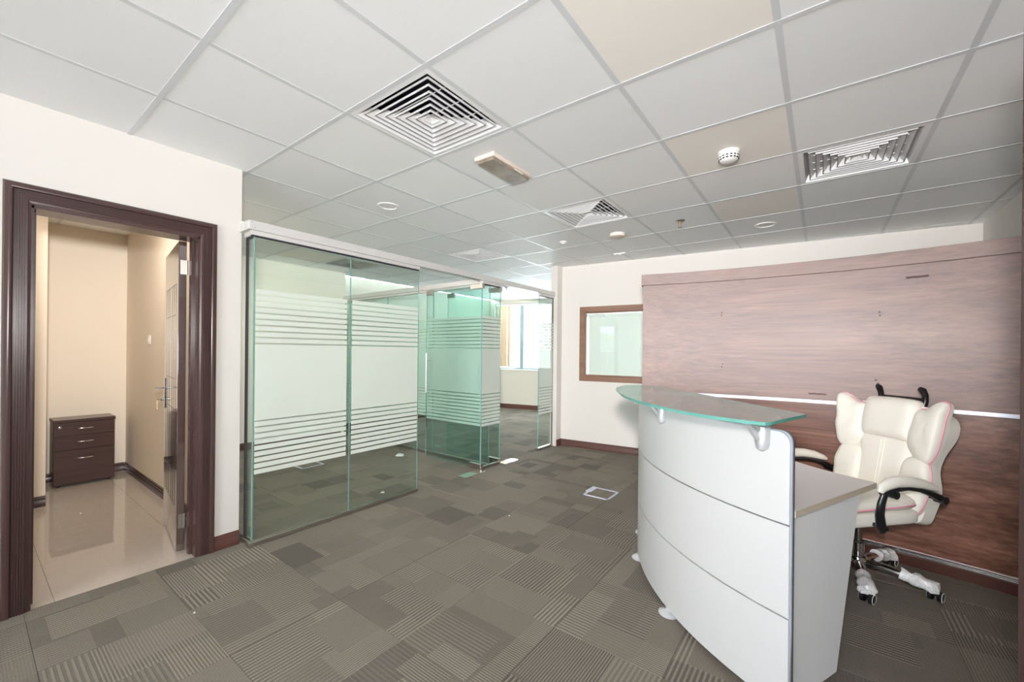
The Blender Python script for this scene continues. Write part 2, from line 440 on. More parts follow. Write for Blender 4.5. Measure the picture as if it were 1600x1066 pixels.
# ------------------------------------------------------------------ floor
fl = struct('floor', MB().box(-6.4, 3.1, -5.0, 8.4, -0.08, -0.010), 'slab', 'grey striped carpet tile floor of the reception and offices')
def tile_mesh(name, size, z0, z1, gap, mat, ch=0.0):
    h = size / 2 - gap
    mb = MB()
    if ch:
        vs = [(-h, -h, z0), (h, -h, z0), (h, h, z0), (-h, h, z0), (-h, -h, z1 - ch), (h, -h, z1 - ch), (h, h, z1 - ch), (-h, h, z1 - ch),
              (-h + ch, -h + ch, z1), (h - ch, -h + ch, z1), (h - ch, h - ch, z1), (-h + ch, h - ch, z1)]
        fs = [(3, 2, 1, 0)] + [(k, (k + 1) % 4, 4 + (k + 1) % 4, 4 + k) for k in range(4)] + [(4 + k, 4 + (k + 1) % 4, 8 + (k + 1) % 4, 8 + k) for k in range(4)] + [(8, 9, 10, 11)]
        mb.add(vs, fs)
    else: mb.box(-h, h, -h, h, z0, z1)
    return mb.mesh(name, mat)
ct = tile_mesh('carpet_tile', 0.5, -0.010, 0.0, 0.0006, 'carpet', 0.0012)
rn = random.Random(3)
for a in range(-13, 3):
    for b in range(-3, 17):
        cx, cy = a * 0.5 + 0.25, 0.195 + b * 0.5 + 0.25
        if cx > 1.35 or cx < -6.45: continue
        if cx < XW - 0.1 and cy < 1.3:
            if cx < XW - 0.3 or cy > YEND + 0.2: continue
        if cx < XW - 0.3 and cy < 1.2: continue
        if cx > -2.9 and cy > 5.7: continue
        if cx > 0.9 and cy < 0.2: continue
        if cy > 7.5 + 0.22 * (cx + 6.4) + 0.5: continue
        if -0.4 > cy: continue
        # the row under the left wall stops at the door threshold
        if cx < XW - 0.05 and cy < 1.2:
            continue
        o = link('carpet_tile', ct, fl, (cx, cy, 0), rn.choice([0, 1, 2, 3]) * math.pi / 2)
# cut strips that finish the carpet along the left wall line
for b in range(-2, 2):
    y0 = 0.195 + b * 0.5; y1 = min(y0 + 0.5, YEND + 0.07)
    mb = MB().box(-0.065, 0.06, -(y1 - y0) / 2 + .0006, (y1 - y0) / 2 - .0006, -0.010, 0.0)
    o = link('carpet_tile', mb.mesh('carpet_strip', 'carpet'), fl, (-3.06, (y0 + y1) / 2, 0))
mb = MB().box(-0.065, 0.06, -.2, .2, -.010, 0)
# tiles of the store room
fs = struct('floor', MB().box(XB - 0.1, XW, -0.1, 1.12, -0.08, -0.012), 'slab', 'polished beige porcelain floor of the small store room')
for k in range(5):
    for j in range(3):
        x0 = -3.125 - 0.6 * (k + 1); y0 = -0.30 + 0.6 * j
        xa, xb = max(x0, XB), x0 + 0.6; ya, yb = max(y0, -0.02), min(y0 + 0.6, 1.075)
        if yb - ya < .02: continue
        cx, cy = (xa + xb) / 2, (ya + yb) / 2; hx, hy = (xb - xa) / 2 - .0008, (yb - ya) / 2 - .0008
        link('porcelain_tile', MB().box(-hx, hx, -hy, hy, -0.012, -0.001).mesh('porcelain_tile', 'porcelain'), fs, (cx, cy, 0))

struct('floor', MB().box(XW, 3.1, -5.0, -0.80, -0.010, -0.001), 'porcelain', 'unseen pale porcelain floor behind the viewpoint, added to bounce light')  # unseen pale floor, added to bounce light onto the ceiling
# ------------------------------------------------------------------ ceiling
OI, OJ, TS = 2.943, 2.2265, 0.6
cl = struct('ceiling', MB().box(-6.4, 3.1, -5.0, 8.5, H + 0.25, H + 0.30).box(XW, 3.1, -5.0, -0.85, H + .001, H + .02).box(0.8, 3.1, -5.0, 0.35, H + .001, H + .02), 'tile', 'suspended ceiling of pale square boards in a metal grid')
def cellc(i, j): return (-(j + 0.5 + OJ) * TS, (i + 0.5 + OI) * TS)
VENTS = [(-1, 0), (2, -3), (2, 0), (3, 3), (2, 6)]
YEL = [(-1, -2), (1, -2), (3, -2), (1, 6)]
tm = tile_mesh('ceiling_tile', TS, 0.0022, 0.016, 0.006, 'tile')
ty = tile_mesh('ceiling_tile', TS, 0.0022, 0.016, 0.006, 'tile_y')
for i in range(-5, 11):
    for j in range(-6, 8):
        cx, cy = cellc(i, j)
        if (i, j) in VENTS: continue
        if cx > 1.55 or cx < -6.7 or cy > 8.5 or cy < -1.1: continue
        if cx > -2.4 and cy > 6.0: continue
        if cy < -0.5 and (cx < -3.6): continue
        if cx > 0.9 and cy < 0.6: continue
        link('ceiling_tile', ty if (i, j) in YEL else tm, cl, (cx, cy, H))
for j in range(-5, 8):
    x = -(j + OJ) * TS
    if x > 1.3 or x < -6.4: continue
    y1 = 5.6 if x > -2.7 else 8.4
    mb = MB().box(-0.012, 0.012, -1.0, y1, 0.0, 0.0018).box(-0.003, 0.003, -1.0, y1, 0.0018, 0.035)
    link('grid_bar', mb.mesh('grid_bar', 'grid'), cl, (x, 0, H))
for i in range(-4, 10):
    y = (i + OI) * TS
    if y > 8.3: continue
    x1 = 1.25 if y < 5.6 else -2.8
    mb = MB().box(-6.35, x1, -0.012, 0.012, -0.0006, 0.0016).box(-6.35, x1, -0.003, 0.003, 0.0016, 0.03)
    link('grid_bar', mb.mesh('grid_bar', 'grid'), cl, (0, y, H))
for nm in ('plenum_cover',):
    pass

# ------------------------------------------------------------------ walls
ZT = H + 0.02
DY0, DY1, DZ = 0.20, 0.905, 2.005
struct('wall_left', MB().box(XW - .15, XW, -5.0, DY0, 0, ZT).box(XW - .15, XW, DY1, YEND, 0, ZT).box(XW - .15, XW, DY0, DY1, DZ, ZT), 'wall', 'cream painted wall around the dark wooden doorway')
struct('wall_store_right', MB().box(XB, XW - .15, 1.07, YEND, 0, ZT), 'wall2', 'warm light tinted right wall inside the small store room')
struct('wall_store_back', MB().box(XB - .1, XB, -0.1, 1.10, 0, ZT), 'wall2', 'warm light tinted back wall of the small store room')
struct('wall_store_pier', MB().box(XB, -5.09, -0.1, 0.43, 0, ZT), 'wall2', 'projecting pier at the left of the store room')
struct('wall_store_left', MB().box(-5.09, XW - .15, -0.1, -0.03, 0, ZT), 'wall2')
struct('wall_office_back', MB().box(XB - .1, XB, 1.10, YP, 0, ZT), 'wall4', 'cream back wall of the nearer glass office')
struct('wall_office_far', MB().box(XB2 - .1, XB2, YP, 7.75, 0, ZT).box(XB2, XB - .001, YP - .05, YP, 0, ZT), 'wall3', 'cream side wall of the far glass office')
def slab_wall(A, B, openings, thick, z0=0, z1=ZT):
    d = (B - A); L = d.length; d.normalize(); nrm = Vector((-d.y, d.x))   # pushed away from the camera side
    mb = MB()
    def blk(s0, s1, za, zb):
        p = [A + d * s0, A + d * s1, A + d * s1 + nrm * thick, A + d * s0 + nrm * thick]
        mb.prism([(q.x, q.y) for q in p], za, zb)
    s = 0
    for (o0, o1, oz0, oz1) in sorted(openings):
        blk(s, o0, z0, z1); blk(o0, o1, z0, oz0); blk(o0, o1, oz1, z1); s = o1
    blk(s, L, z0, z1)
    return mb
def on(A, B, s, off=0.0):
    d = (B - A).normalized(); return A + d * s + Vector((-d.y, d.x)) * off
def sx(A, B, x): d = (B - A).normalized(); return (x - A.x) / d.x
w1 = (sx(BA, BB, -2.585), sx(BA, BB, -1.25), 0.99, 1.85)
struct('wall_back', slab_wall(BA, BB, [w1], 0.12), 'wall', 'cream wall behind the reception with a framed interior window')
struct('wall_pilaster', MB().box(-3.035, -2.93, 4.955, 5.25, 0, ZT), 'wall', 'narrow cream pilaster where the glass front meets the wall')
struct('wall_office_right', MB().box(-2.94, -2.86, 5.22, 8.35, 0, ZT), 'wall')
struct('wall_right', MB().box(1.155, 1.25, .70, 5.75, 0, ZT), 'wall', 'cream side wall behind the right end of the wood panel')
struct('wall_rear_unseen', slab_wall(Vector((3.1, -5.0)), Vector((XW - .15, -5.0)), [(1.5, 4.9, .85, 2.3)], 0.15), 'wall', 'unseen cream wall behind the viewpoint with an added light opening')  # opening added behind the viewpoint to let fill light in
struct('wall_entrance_added', MB().box(.78, 3.1, .60, .70, 0, ZT).box(3.0, 3.1, -5.0, .60, 0, ZT), 'wall', 'unseen cream wall beside the entrance door, added to limit stray light')  # unseen side wall, added to hold back light from the right
w2 = (sx(FA, FB, -6.17), sx(FA, FB, -4.45), 0.90, 2.42)
struct('wall_facade', slab_wall(FA, FB, [w2], 0.2), 'wall3', 'cream outer wall under the bright office window')

# base boards: stepped moulding
def baseboard(name, p, q, side, mat='redbrown', h=0.09, t=0.014, label=None):
    p = Vector(p); q = Vector(q); d = (q - p); L = d.length; d.normalize(); n = Vector((-d.y, d.x)) * side
    prof = [(0, 0), (t, 0), (t, h * .62), (t * .75, h * .68), (t * .8, h * .78), (t * .45, h * .86), (t * .45, h), (0, h)]
    vs = [];
    for s_ in (0, L):
        for (a, b) in prof:
            r_ = p + d * s_ + n * a; vs.append((r_.x, r_.y, b))
    k = len(prof); fs_ = [(i, (i + 1) % k, k + (i + 1) % k, k + i) for i in range(k)] + [tuple(range(k))[::-1], tuple(range(k, 2 * k))]
    return struct(name, MB().add(vs, fs_), mat, label)
baseboard('baseboard_left', (XW, 0.985), (XW, YEND), -1, label='mahogany base board between the door frame and the glass')
baseboard('baseboard_left_near', (XW, -1.0), (XW, 0.125), -1, label='mahogany base board left of the door frame')
baseboard('baseboard_back', BA + Vector((0.02, 0.002)), on(BA, BB, 3.0), -1, label='mahogany base board along the wall behind the desk')
baseboard('baseboard_pilaster', (-2.93, 4.955), (-2.93, 5.082), -1)
baseboard('baseboard_store_right', (XB, 1.07), (XW - .16, 1.07), -1, 'wenge_y', 0.085, label='dark base board on the right wall of the store room')
baseboard('baseboard_store_back', (XB, 0.43), (XB, 1.06), -1, 'wenge_y', 0.085)
baseboard('baseboard_store_pier', (-5.09, -0.03), (-5.09, 0.43), -1, 'wenge_y', 0.085)
baseboard('baseboard_facade', FA, FB, -1, 'redbrown', 0.10, label='mahogany base board under the bright office window')
baseboard('baseboard_office_far', (XB2, YP + .02), (XB2, 7.52), -1)
baseboard('baseboard_office_back', (XB, 1.14), (XB, YP - .06), -1)

# ------------------------------------------------------------------ door 1: dark fluted frame + open leaf
d1 = thing('door_1', 'dark brown fluted door frame with an open glossy door', None, (XW, 0.55, 0), kind='structure')
def fluted(profile_w, length):     # profile across width: list of (w, depth)
    pr = [(0.0, 0.0), (0.0, 0.012), (0.006, 0.022), (0.018, 0.026), (0.030, 0.022), (0.034, 0.013)]
    x = 0.036
    while x < 0.076:
        pr += [(x, 0.013), (x + 0.001, 0.018), (x + 0.0045, 0.018), (x + 0.0055, 0.013)]; x += 0.0085
    pr += [(0.079, 0.013), (0.081, 0.010), (0.090, 0.008), (0.090, 0.0)]
    return pr
PR = fluted(0.09, 1)
def frame_piece(name, fn0, fn1, mat):
    k = len(PR); vs = [fn0(a, b) for a, b in PR] + [fn1(a, b) for a, b in PR]
    fs_ = [(i, (i + 1) % k, k + (i + 1) % k, k + i) for i in range(k)] + [tuple(range(k))[::-1], tuple(range(k, 2 * k))]
    return build(name, MB().add(vs, fs_), mat, d1)
# local coordinates: x out of the wall, y along the wall (origin 0.55), z up
yl, yr, zt = 0.118 - 0.55, 0.988 - 0.55, 2.098
frame_piece('architrave', lambda a, b: (b, yl + a, 0), lambda a, b: (b, yl + a, zt - a), 'wenge')
frame_piece('architrave', lambda a, b: (b, yr - a, 0), lambda a, b: (b, yr - a, zt - a), 'wenge')
frame_piece('architrave', lambda a, b: (b, yl + a, zt - a), lambda a, b: (b, yr - a, zt - a), 'wenge_y')
build('jamb', MB().box(-.15, 0.006, DY0 - .55 - .002, DY0 - .55 + .018, 0, DZ - .005).box(-.11, -.07, DY0 - .55 + .018, DY0 - .55 + .03, 0, DZ - .02), 'wenge', d1)
build('jamb', MB().box(-.15, 0.006, DY1 - .55 - .018, DY1 - .55 + .002, 0, DZ - .005).box(-.11, -.07, DY1 - .55 - .03, DY1 - .55 - .018, 0, DZ - .02), 'wenge', d1)
build('head_jamb', MB().box(-.15, 0.006, DY0 - .55, DY1 - .55, DZ - .018, DZ + .002), 'wenge_y', d1)
# leaf, hinged at the right jamb, swung into the store room
ang = math.atan2(0.10, -0.71)
leaf_w, leaf_h, leaf_t = 0.70, 1.985, 0.040
lf = build('door_leaf', MB().box(0, leaf_w, 0, leaf_t, 0.012, leaf_h), 'doorleaf', d1, 0.002)
lf.location = (-0.142, 0.875 - 0.55 - 0.005, 0)
lf.rotation_euler = (0, 0, ang)
# after the turn local +y of the leaf points towards the doorway side (-Y world)
gm = MB()
for z in (0.28, 0.48, 0.90, 1.10, 1.52, 1.72): gm.box(0.10, leaf_w - 0.10, leaf_t, leaf_t + .0012, z, z + .003)
for x in (0.10, 0.19, 0.28, 0.42, 0.51, leaf_w - 0.10): gm.box(x, x + .003, leaf_t, leaf_t + .0012, 0.28, 1.72)
build('groove', gm, 'black', lf)
hm = MB().box(leaf_w - .075, leaf_w - .035, leaf_t, leaf_t + .008, .86, 1.08)
hm.tube([(leaf_w - .055, leaf_t + .005, 1.01), (leaf_w - .055, leaf_t + .05, 1.01), (leaf_w - .075, leaf_t + .056, 1.01), (leaf_w - .175, leaf_t + .056, 1.012)], .008, 10)
hm.lathe([(0.012, 0.0), (0.012, 0.022)], (leaf_w - .055, leaf_t + .006, .925), 14, axis=1)
build('handle', hm, 'chrome', lf, 0.002)
build('key', MB().tube([(leaf_w - .055, leaf_t + .028, .925), (leaf_w - .055, leaf_t + .05, .925)], .004, 8).box(leaf_w - .066, leaf_w - .044, leaf_t + .045, leaf_t + .049, .86, .918).lathe([(.011, 0), (.011, .004)], (leaf_w - .055, leaf_t + .045, .855), 12, axis=1), 'brass', lf)
for z in (0.20, 1.82):
    build('hinge', MB().box(-0.0015, 0.0, 0.004, 0.032, z - .045, z + .045).lathe([(.006, -.045), (.006, .045)], (-.004, -.001, z), 10), 'steel', lf)

# light switch in the store room
sw = thing('light_switch', 'small white light switch on the store room wall', 'switch', (-5.05, 1.07, 1.38))
build('plate', MB().box(-.043, .043, -.009, 0, -.043, .043), 'white', sw, .004)
build('rocker', MB().box(-.018, .018, -.013, -.009, -.022, .022), 'white', sw, .002)

# store room lamp (its glow reaches the doorway)
sl = thing('downlight', 'warm ceiling lamp inside the small store room', 'light', (-4.35, 0.55, H), 0, 'round recessed downlights')
build('trim_ring', MB().lathe([(.10, .003), (.10, -.004), (.085, -.007), (.08, -.002)], (0, 0, 0), 28), 'white', sl)
_l = bpy.data.lights.new('store_lamp', 'AREA'); _l.shape = 'DISK'; _l.size = 0.16; _l.energy = 9; _l.color = (1.0, 0.92, 0.82)
_lo = bpy.data.objects.new('store_lamp', _l); COL.objects.link(_lo); _lo.parent = sl; _lo.location = (0, 0, -.012)

# drawer cabinet
cb = thing('drawer_pedestal', 'dark brown three drawer pedestal cabinet in the store room', 'cabinet', (-5.61, 0.725, 0))
build('body', MB().box(-.27, -.018, -.205, .205, .022, .600), 'wenge_y', cb, .002)
build('top', MB().box(-.275, .002, -.209, .209, .600, .627), 'wenge_y', cb, .003)
for (z0, z1) in ((.475, .595), (.345, .470), (.024, .335)):
    dr = build('drawer', MB().box(-.018, 0, -.203, .203, z0, z1), 'wenge_y', cb, .0015)
    zh = z1 - .055 if z1 - z0 < .2 else z1 - .075
    build('handle', MB().tube([(0, -.048, zh), (.02, -.048, zh), (.022, -.04, zh), (.022, .04, zh), (.02, .048, zh), (0, .048, zh)], .0045, 8), 'chrome', dr)
build('lock', MB().lathe([(.010, 0), (.010, .004), (.006, .005)], (0, -.165, .560), 14, axis=0), 'chrome', cb)
for (a, b) in ((-.24, -.17), (-.24, .17), (-.05, -.17), (-.05, .17)):
    build('caster', MB().lathe([(.010, -.012), (.012, -.006), (.012, .006), (.010, .012)], (a, b, .012), 14, axis=1).box(a - .008, a + .008, b - .013, b + .013, .012, .0225), 'black', cb)

# ------------------------------------------------------------------ glass front
GT = 0.012
FILM_TOP = [(1.700 - .0405 * k - .031, 1.700 - .0405 * k) for k in range(9)]
FILM_BOT = [(0.472 + .0397 * k, 0.472 + .0397 * k + .030) for k in range(9)]
FILM = FILM_TOP + [(0.829, 1.335)] + FILM_BOT
def film(parent, axis, pos, a0, a1):
    mb = MB()
    for (z0, z1) in FILM:
        if axis == 'x': mb.box(pos - .0004, pos + .0004, a0, a1, z0, z1)
        else: mb.box(a0, a1, pos - .0004, pos + .0004, z0, z1)
    return build('frosted_film', mb, 'frost', parent)
ZB0, ZB1 = 0.030, 2.052
gf = thing('glass_front', 'green tinted frameless glass front with frosted bands beside the doorway wall', 'partition', (0, 0, 0))
def paneX(y0, y1, par, z0=ZB0, z1=ZB1, fm=True, m0=.004, m1=.004):
    p = build('pane', MB().pane(XG - GT / 2, XG + GT / 2, y0, y1, z0, z1), ['glass', 'gedge'], par)
    if fm: film(p, 'x', XG + GT / 2 + .0008, y0 + m0, y1 - m1)
    return p
paneX(1.160, 1.858, gf, m0=.01, m1=.03)
paneX(1.861, 2.552, gf, m0=.01, m1=.01)
paneX(3.445, 3.780, gf)
paneX(4.600, 4.948, gf)
# short return pane to the wall
build('pane', MB().pane(-3.115, XG - GT / 2 - .001, 1.160, 1.160 + GT, ZB0, ZB1), ['glass', 'gedge'], gf)
build('gasket', MB().box(-3.121, -3.114, 1.157, 1.175, 0.0, 2.06), 'blackrub', gf)
build('gasket', MB().box(XG - .006, XG + .006, 4.948, 4.957, 0.0, 2.06), 'blackrub', gf)
# rails
build('top_rail', MB().box(XG - .045, XG + .035, 1.115, 4.955, 2.082, 2.140).box(-3.12, XG - .045, 1.115, 1.195, 2.082, 2.140), 'alu', gf, .002)
for (a, b) in ((1.140, 2.552), (3.445, 3.78), (4.60, 4.955)):
    build('rail_channel', MB().box(XG - .020, XG + .020, a, b, 2.052, 2.082), 'alu', gf, .001)
    build('rail_gasket', MB().box(XG - .010, XG + .010, a + .004, b - .002, 2.044, 2.052), 'blackrub', gf)
    build('floor_channel', MB().box(XG - .018, XG + .018, a, b - .002, 0, .030), 'steel', gf, .001)
build('rail_channel', MB().box(-3.118, XG - .020, 1.146, 1.186, 2.052, 2.082), 'alu', gf, .001)
build('rail_gasket', MB().box(-3.118, XG - .010, 1.156, 1.176, 2.044, 2.052), 'blackrub', gf)
build('floor_channel', MB().box(-3.118, XG - .018, 1.148, 1.184, 0, .030), 'steel', gf, .001)
for y in (1.135, 1.15):
    build('screw', MB().lathe([(.004, 0), (.003, .002)], (XG + .035, y, 2.127 - (y - 1.135) * 2), 10, axis=0), 'chrome', gf)

# partition between the two offices
gp = thing('office_partition', 'frosted glass partition between the two offices, behind the open glass doors', 'partition', (0, 0, 0))
for (x0, x1) in ((-5.945, -4.88), (-4.877, -3.945), (-3.942, XG - .012)):
    p = build('pane', MB().pane(x0, x1, YP - GT / 2, YP + GT / 2, ZB0, ZB1), ['glass2', 'gedge'], gp)
    film(p, 'y', YP + GT / 2 + .0008, x0 + .005, x1 - .005)
build('top_rail', MB().box(-5.948, XG - .046, YP - .035, YP + .035, 2.082, 2.140).box(-5.948, XG - .046, YP - .018, YP + .018, 2.052, 2.082), 'alu', gp, .002)
build('floor_channel', MB().box(-5.945, XG - .02, YP - .018, YP + .018, 0, .030), 'steel', gp, .001)

# the two open glass doors (swung into the offices)
def glass_door(name, y, side, label, width):
    d = thing(name, label, None, (XG, y, 0), kind='structure')
    p = build('door_pane', MB().pane(-width, 0.0, -GT / 2, GT / 2, .012, 2.044), ['glass2', 'gedge'], d)
    film(p, 'y', side * (GT / 2 + .0008), -width + .005, -.005)
    for z0, z1 in ((.006, .058), (2.000, 2.052)):
        build('patch_fitting', MB().box(-.165, .012, -.018, .018, z0, z1), 'steel', d, .002)
    build('pivot', MB().lathe([(.013, 2.05), (.013, 2.084)], (-.03, 0, 0), 12), 'steel', d)
    build('pivot', MB().lathe([(.013, 0.0), (.013, .01)], (-.03, 0, 0), 12), 'steel', d)
    xh = -width + .055
    for s in (-1, 1):
        h = MB().tube([(xh, s * .055, .80), (xh, s * .055, 1.275)], .0125, 12)
        for z in (.885, 1.19): h.tube([(xh, 0, z), (xh, s * .055, z)], .008, 10)
        build('pull_handle', h, 'silver', d)
    build('lock_fitting', MB().box(-width, -width + .11, -.016, .016, 1.985, 2.044), 'steel', d, .002)
    return d
glass_door('door_2', 3.455, 1, 'open green glass door with a chrome pull handle, nearer of the two', 0.90)
glass_door('door_3', 3.775, -1, 'second open glass door, leading to the far office with the window', 0.86)
for (nm, y0, y1, lb) in (('floor_spring_plate', 3.13, 3.43, 'steel floor spring plate at the foot of the nearer glass door'), ('floor_spring_plate', 3.79, 4.04, 'steel floor spring plate at the foot of the far glass door')):
    t = thing(nm, lb, 'metal plate', (XG + .03, (y0 + y1) / 2, 0))
    build('plate', MB().box(-.055, .055, -(y1 - y0) / 2, (y1 - y0) / 2, .0005, .004), 'chrome', t, .0008)
    for x in (-.03, .03): build('screw', MB().lathe([(.006, .004), (.005, .0055)], (x, 0, 0), 10), 'steel', t)

# ------------------------------------------------------------------ interior window in the back wall
BANG = math.atan2((BB - BA).y, (BB - BA).x)
def local_on_wall(s): q = on(BA, BB, s); return (q.x, q.y, 0)
wd = thing('window_1', 'brown framed interior window beside the wood panel, white blind behind the glass', None, local_on_wall(w1[0]), BANG, kind='structure')
W = w1[1] - w1[0]; z0, z1 = w1[2], w1[3]
F_ = .075
build('window_frame', MB().box(-F_, W + F_, -.018, .02, z1, z1 + F_), 'winframe', wd, .004)
build('window_frame', MB().box(-F_, W + F_, -.018, .02, z0 - F_, z0), 'winframe', wd, .004)
build('window_frame', MB().box(-F_, 0, -.018, .02, z0, z1), 'winframe', wd, .004)
build('window_frame', MB().box(W, W + F_, -.018, .02, z0, z1), 'winframe', wd, .004)
build('window_reveal', MB().box(0, .012, .02, .12, z0, z1).box(W - .012, W, .02, .12, z0, z1).box(0, W, .02, .12, z0, z0 + .012).box(0, W, .02, .12, z1 - .012, z1), 'winframe', wd)
build('pane', MB().pane(.012, W - .012, .030, .036, z0 + .012, z1 - .012), ['glass', 'gedge'], wd)
build('blind_head_rail', MB().box(.02, W - .02, .055, .085, z1 - .055, z1 - .02), 'white', wd, .003)
for x in (.22, .75): build('blind_bracket', MB().box(x, x + .035, .048, .088, z1 - .062, z1 - .014), 'white', wd, .002)
bl = MB().box(.03, W - .03, .070, .0715, z0 + .014, z1 - .05).box(.03, W - .03, .066, .074, z0 + .014, z0 + .03)
build('blind_fabric', bl, 'white', wd)

# ------------------------------------------------------------------ bright office window
FANG = math.atan2((FB - FA).y, (FB - FA).x)
q = on(FA, FB, w2[0])
wn = thing('window_2', 'tall bright office window with grey frame and beige vertical blinds', None, (q.x, q.y, 0), FANG, kind='structure')
W = w2[1] - w2[0]; z0, z1 = w2[2], w2[3]
fm = .055
MAT['bluegrey'] = plain('blue_grey_window_metal', (0.30, 0.40, 0.44), 0.4, 0.2)
for (a, b, c, d) in ((0, W, z0, z0 + fm * .8), (0, W, z1 - fm * .6, z1)): build('window_frame', MB().box(a, b, .06, .12, c, d), 'bluegrey', wn, .004)
for x in (0, .62, W - fm): build('mullion', MB().box(x, x + fm * (1.8 if x == .62 else 1), .055, .125, z0, z1), 'bluegrey', wn, .004)
for (a, b) in ((fm, .62), (.70, W - fm)): build('pane', MB().pane(a, b, .085, .092, z0 + .04, z1 - .03), ['glassclear', 'gedge'], wn)
build('window_sill', MB().box(-.0, W, -.02, .055, z0 - .02, z0 + .001), 'white', wn, .004)
MAT['blindb'] = plain('beige_blind_fabric', (0.62, 0.47, 0.32), 0.8, var=0.05)
for k in range(4):
    x = .06 + k * .085
    build('blind_slat', MB().box(x, x + .082, .020 + .006 * (k % 2), .022 + .006 * (k % 2), z0 + .05, z1 - .05), 'blindb', wn)
build('blind_slat', MB().box(.40, .48, .026, .028, z0 + .02, z1 - .05), 'white', wn)
build('blind_head_rail', MB().box(.02, W - .1, .01, .045, z1 - .05, z1 - .01), 'white', wn, .003)

# ------------------------------------------------------------------ curved walnut partition behind the desk
PCX, PCY, PR_ = -0.15, -0.445, 4.03
def arc(th0, th1, r0, r1, z0, z1, n=28):
    mb = MB(); vs = []; fs_ = []
    for k in range(n + 1):
        t = th0 + (th1 - th0) * k / n; s_, c_ = math.sin(t), math.cos(t)
        for (r_, z) in ((r0, z0), (r1, z0), (r1, z1), (r0, z1)): vs.append((PCX + r_ * s_, PCY + r_ * c_, z))
    for k in range(n):
        a = 4 * k; b = a + 4
        fs_ += [(a + i, a + (i + 1) % 4, b + (i + 1) % 4, b + i) for i in range(4)]
    fs_ += [(3, 2, 1, 0), (4 * n, 4 * n + 1, 4 * n + 2, 4 * n + 3)]
    return mb.add(vs, fs_, 0, True)
tl, tr = math.asin((-1.205 - PCX) / PR_), math.asin((1.145 - PCX) / PR_)
pn = thing('curved_panel_wall', 'curved walnut panel wall with a chrome strip behind the desk', 'panel wall', (0, 0, 0))
build('upper_panel', arc(tl, tr, PR_, PR_ + .07, .986, 1.875), 'walnut_hazy', pn)
build('lower_panel', arc(tl, tr, PR_, PR_ + .07, .095, .964), 'walnut', pn)
build('top_fascia', arc(tl - .003, tr, PR_ - .022, PR_ + .085, 1.868, 1.957), 'walnut_hazy', pn, .002)
MAT['strip'] = plain('dull_chrome_strip', (0.36, 0.37, 0.41), 0.32, 1.0, var=0.12, nscale=18)
build('chrome_strip', arc(tl, tr, PR_ - .003, PR_ + .06, .964, .986), 'strip', pn)
build('skirting', arc(tl, tr, PR_ - .012, PR_ + .07, 0.0, .066), 'redbrown', pn, .002)
for (a, b) in ((.066, .074), (.076, .083), (.086, .095)):
    build('skirting_bead', arc(tl, tr, PR_ - .010, PR_ + .065, a, b), 'chrome', pn, .0015)
def on_panel(x, z, r=0.0):
    t = math.asin((x - PCX) / PR_); rr = PR_ - r
    return Vector((PCX + rr * math.sin(t), PCY + rr * math.cos(t), z))
MAT['scuff'] = plain('dark_adhesive_mark', (0.10, 0.055, 0.05), 0.7, var=0.3, nscale=40)
def mark(x, z, wx, wz):
    mb = MB()
    n = 6; vs = []
    for k in range(n + 1):
        xx = x - wx / 2 + wx * k / n; jz = random.uniform(-.15, .15) * wz
        for zz in (z - wz / 2 + jz, z + wz / 2 + jz): vs.append(on_panel(xx, zz, .0006))
    return mb.add(vs, [(2 * k, 2 * k + 2, 2 * k + 3, 2 * k + 1) for k in range(n)])
build('adhesive_mark', mark(-0.02, 1.03, .10, .010), 'scuff', pn)
build('adhesive_mark', mark(0.47, 1.79, .10, .014), 'scuff', pn)
for (x, z) in ((-.62, 1.60), (-.62, 1.20), (.30, 1.56), (.29, 1.12)):
    for dz in (0, .022):
        p = on_panel(x + random.uniform(-.006, .006), z + dz, .0012)
        build('screw_hole', MB().lathe([(.0055, -.001), (.0045, .001)], p, 10, axis=1), 'scuff', pn)

# ------------------------------------------------------------------ reception desk
DC, DR = Vector((0.552, 3.246)), 1.613
def dp(deg, r_): return (DC.x + r_ * math.cos(R(deg)), DC.y + r_ * math.sin(R(deg)))
dk = thing('reception_desk', 'curved white reception desk with three stacked front panels and a glass counter', 'desk', (0, 0, 0))
A0, A1 = -113.3, -174.0
def front_panel(z0, z1, rounded=False):
    mb = MB(); n = 44; vs = []; fs_ = []
    angs = [A0 + (A1 - A0) * k / n for k in range(n + 1)]
    rc = .040; da = math.degrees(rc / DR)
    if rounded: angs = [A0 - da * (1 - math.cos(R(90) * k / 6)) for k in range(6)] + [A0 - da] + [a for a in angs if a < A0 - da - .3]
    for a in angs:
        zt_ = z1
        if rounded and a > A0 - da:
            u_ = (A0 - a) / da; zt_ = z1 - rc + rc * math.sqrt(max(0, 1 - (1 - u_) ** 2))
        for (r_, z) in ((DR, z0), (DR - .024, z0), (DR - .024, zt_), (DR, zt_)): vs.append((*dp(a, r_), z))
    for k in range(len(angs) - 1):
        a = 4 * k; b = a + 4; fs_ += [(a + i, a + (i + 1) % 4, b + (i + 1) % 4, b + i) for i in range(4)]
    e = 4 * (len(angs) - 1); fs_ += [(0, 1, 2, 3), (e + 3, e + 2, e + 1, e)]
    mb.add(vs, fs_, 0, True); return mb
build('front_panel', front_panel(.030, .3570), 'whitelam', dk)
build('front_panel', front_panel(.363, .6890), 'whitelam', dk)
build('front_panel', front_panel(.695, 1.022, True), 'whitelam', dk)
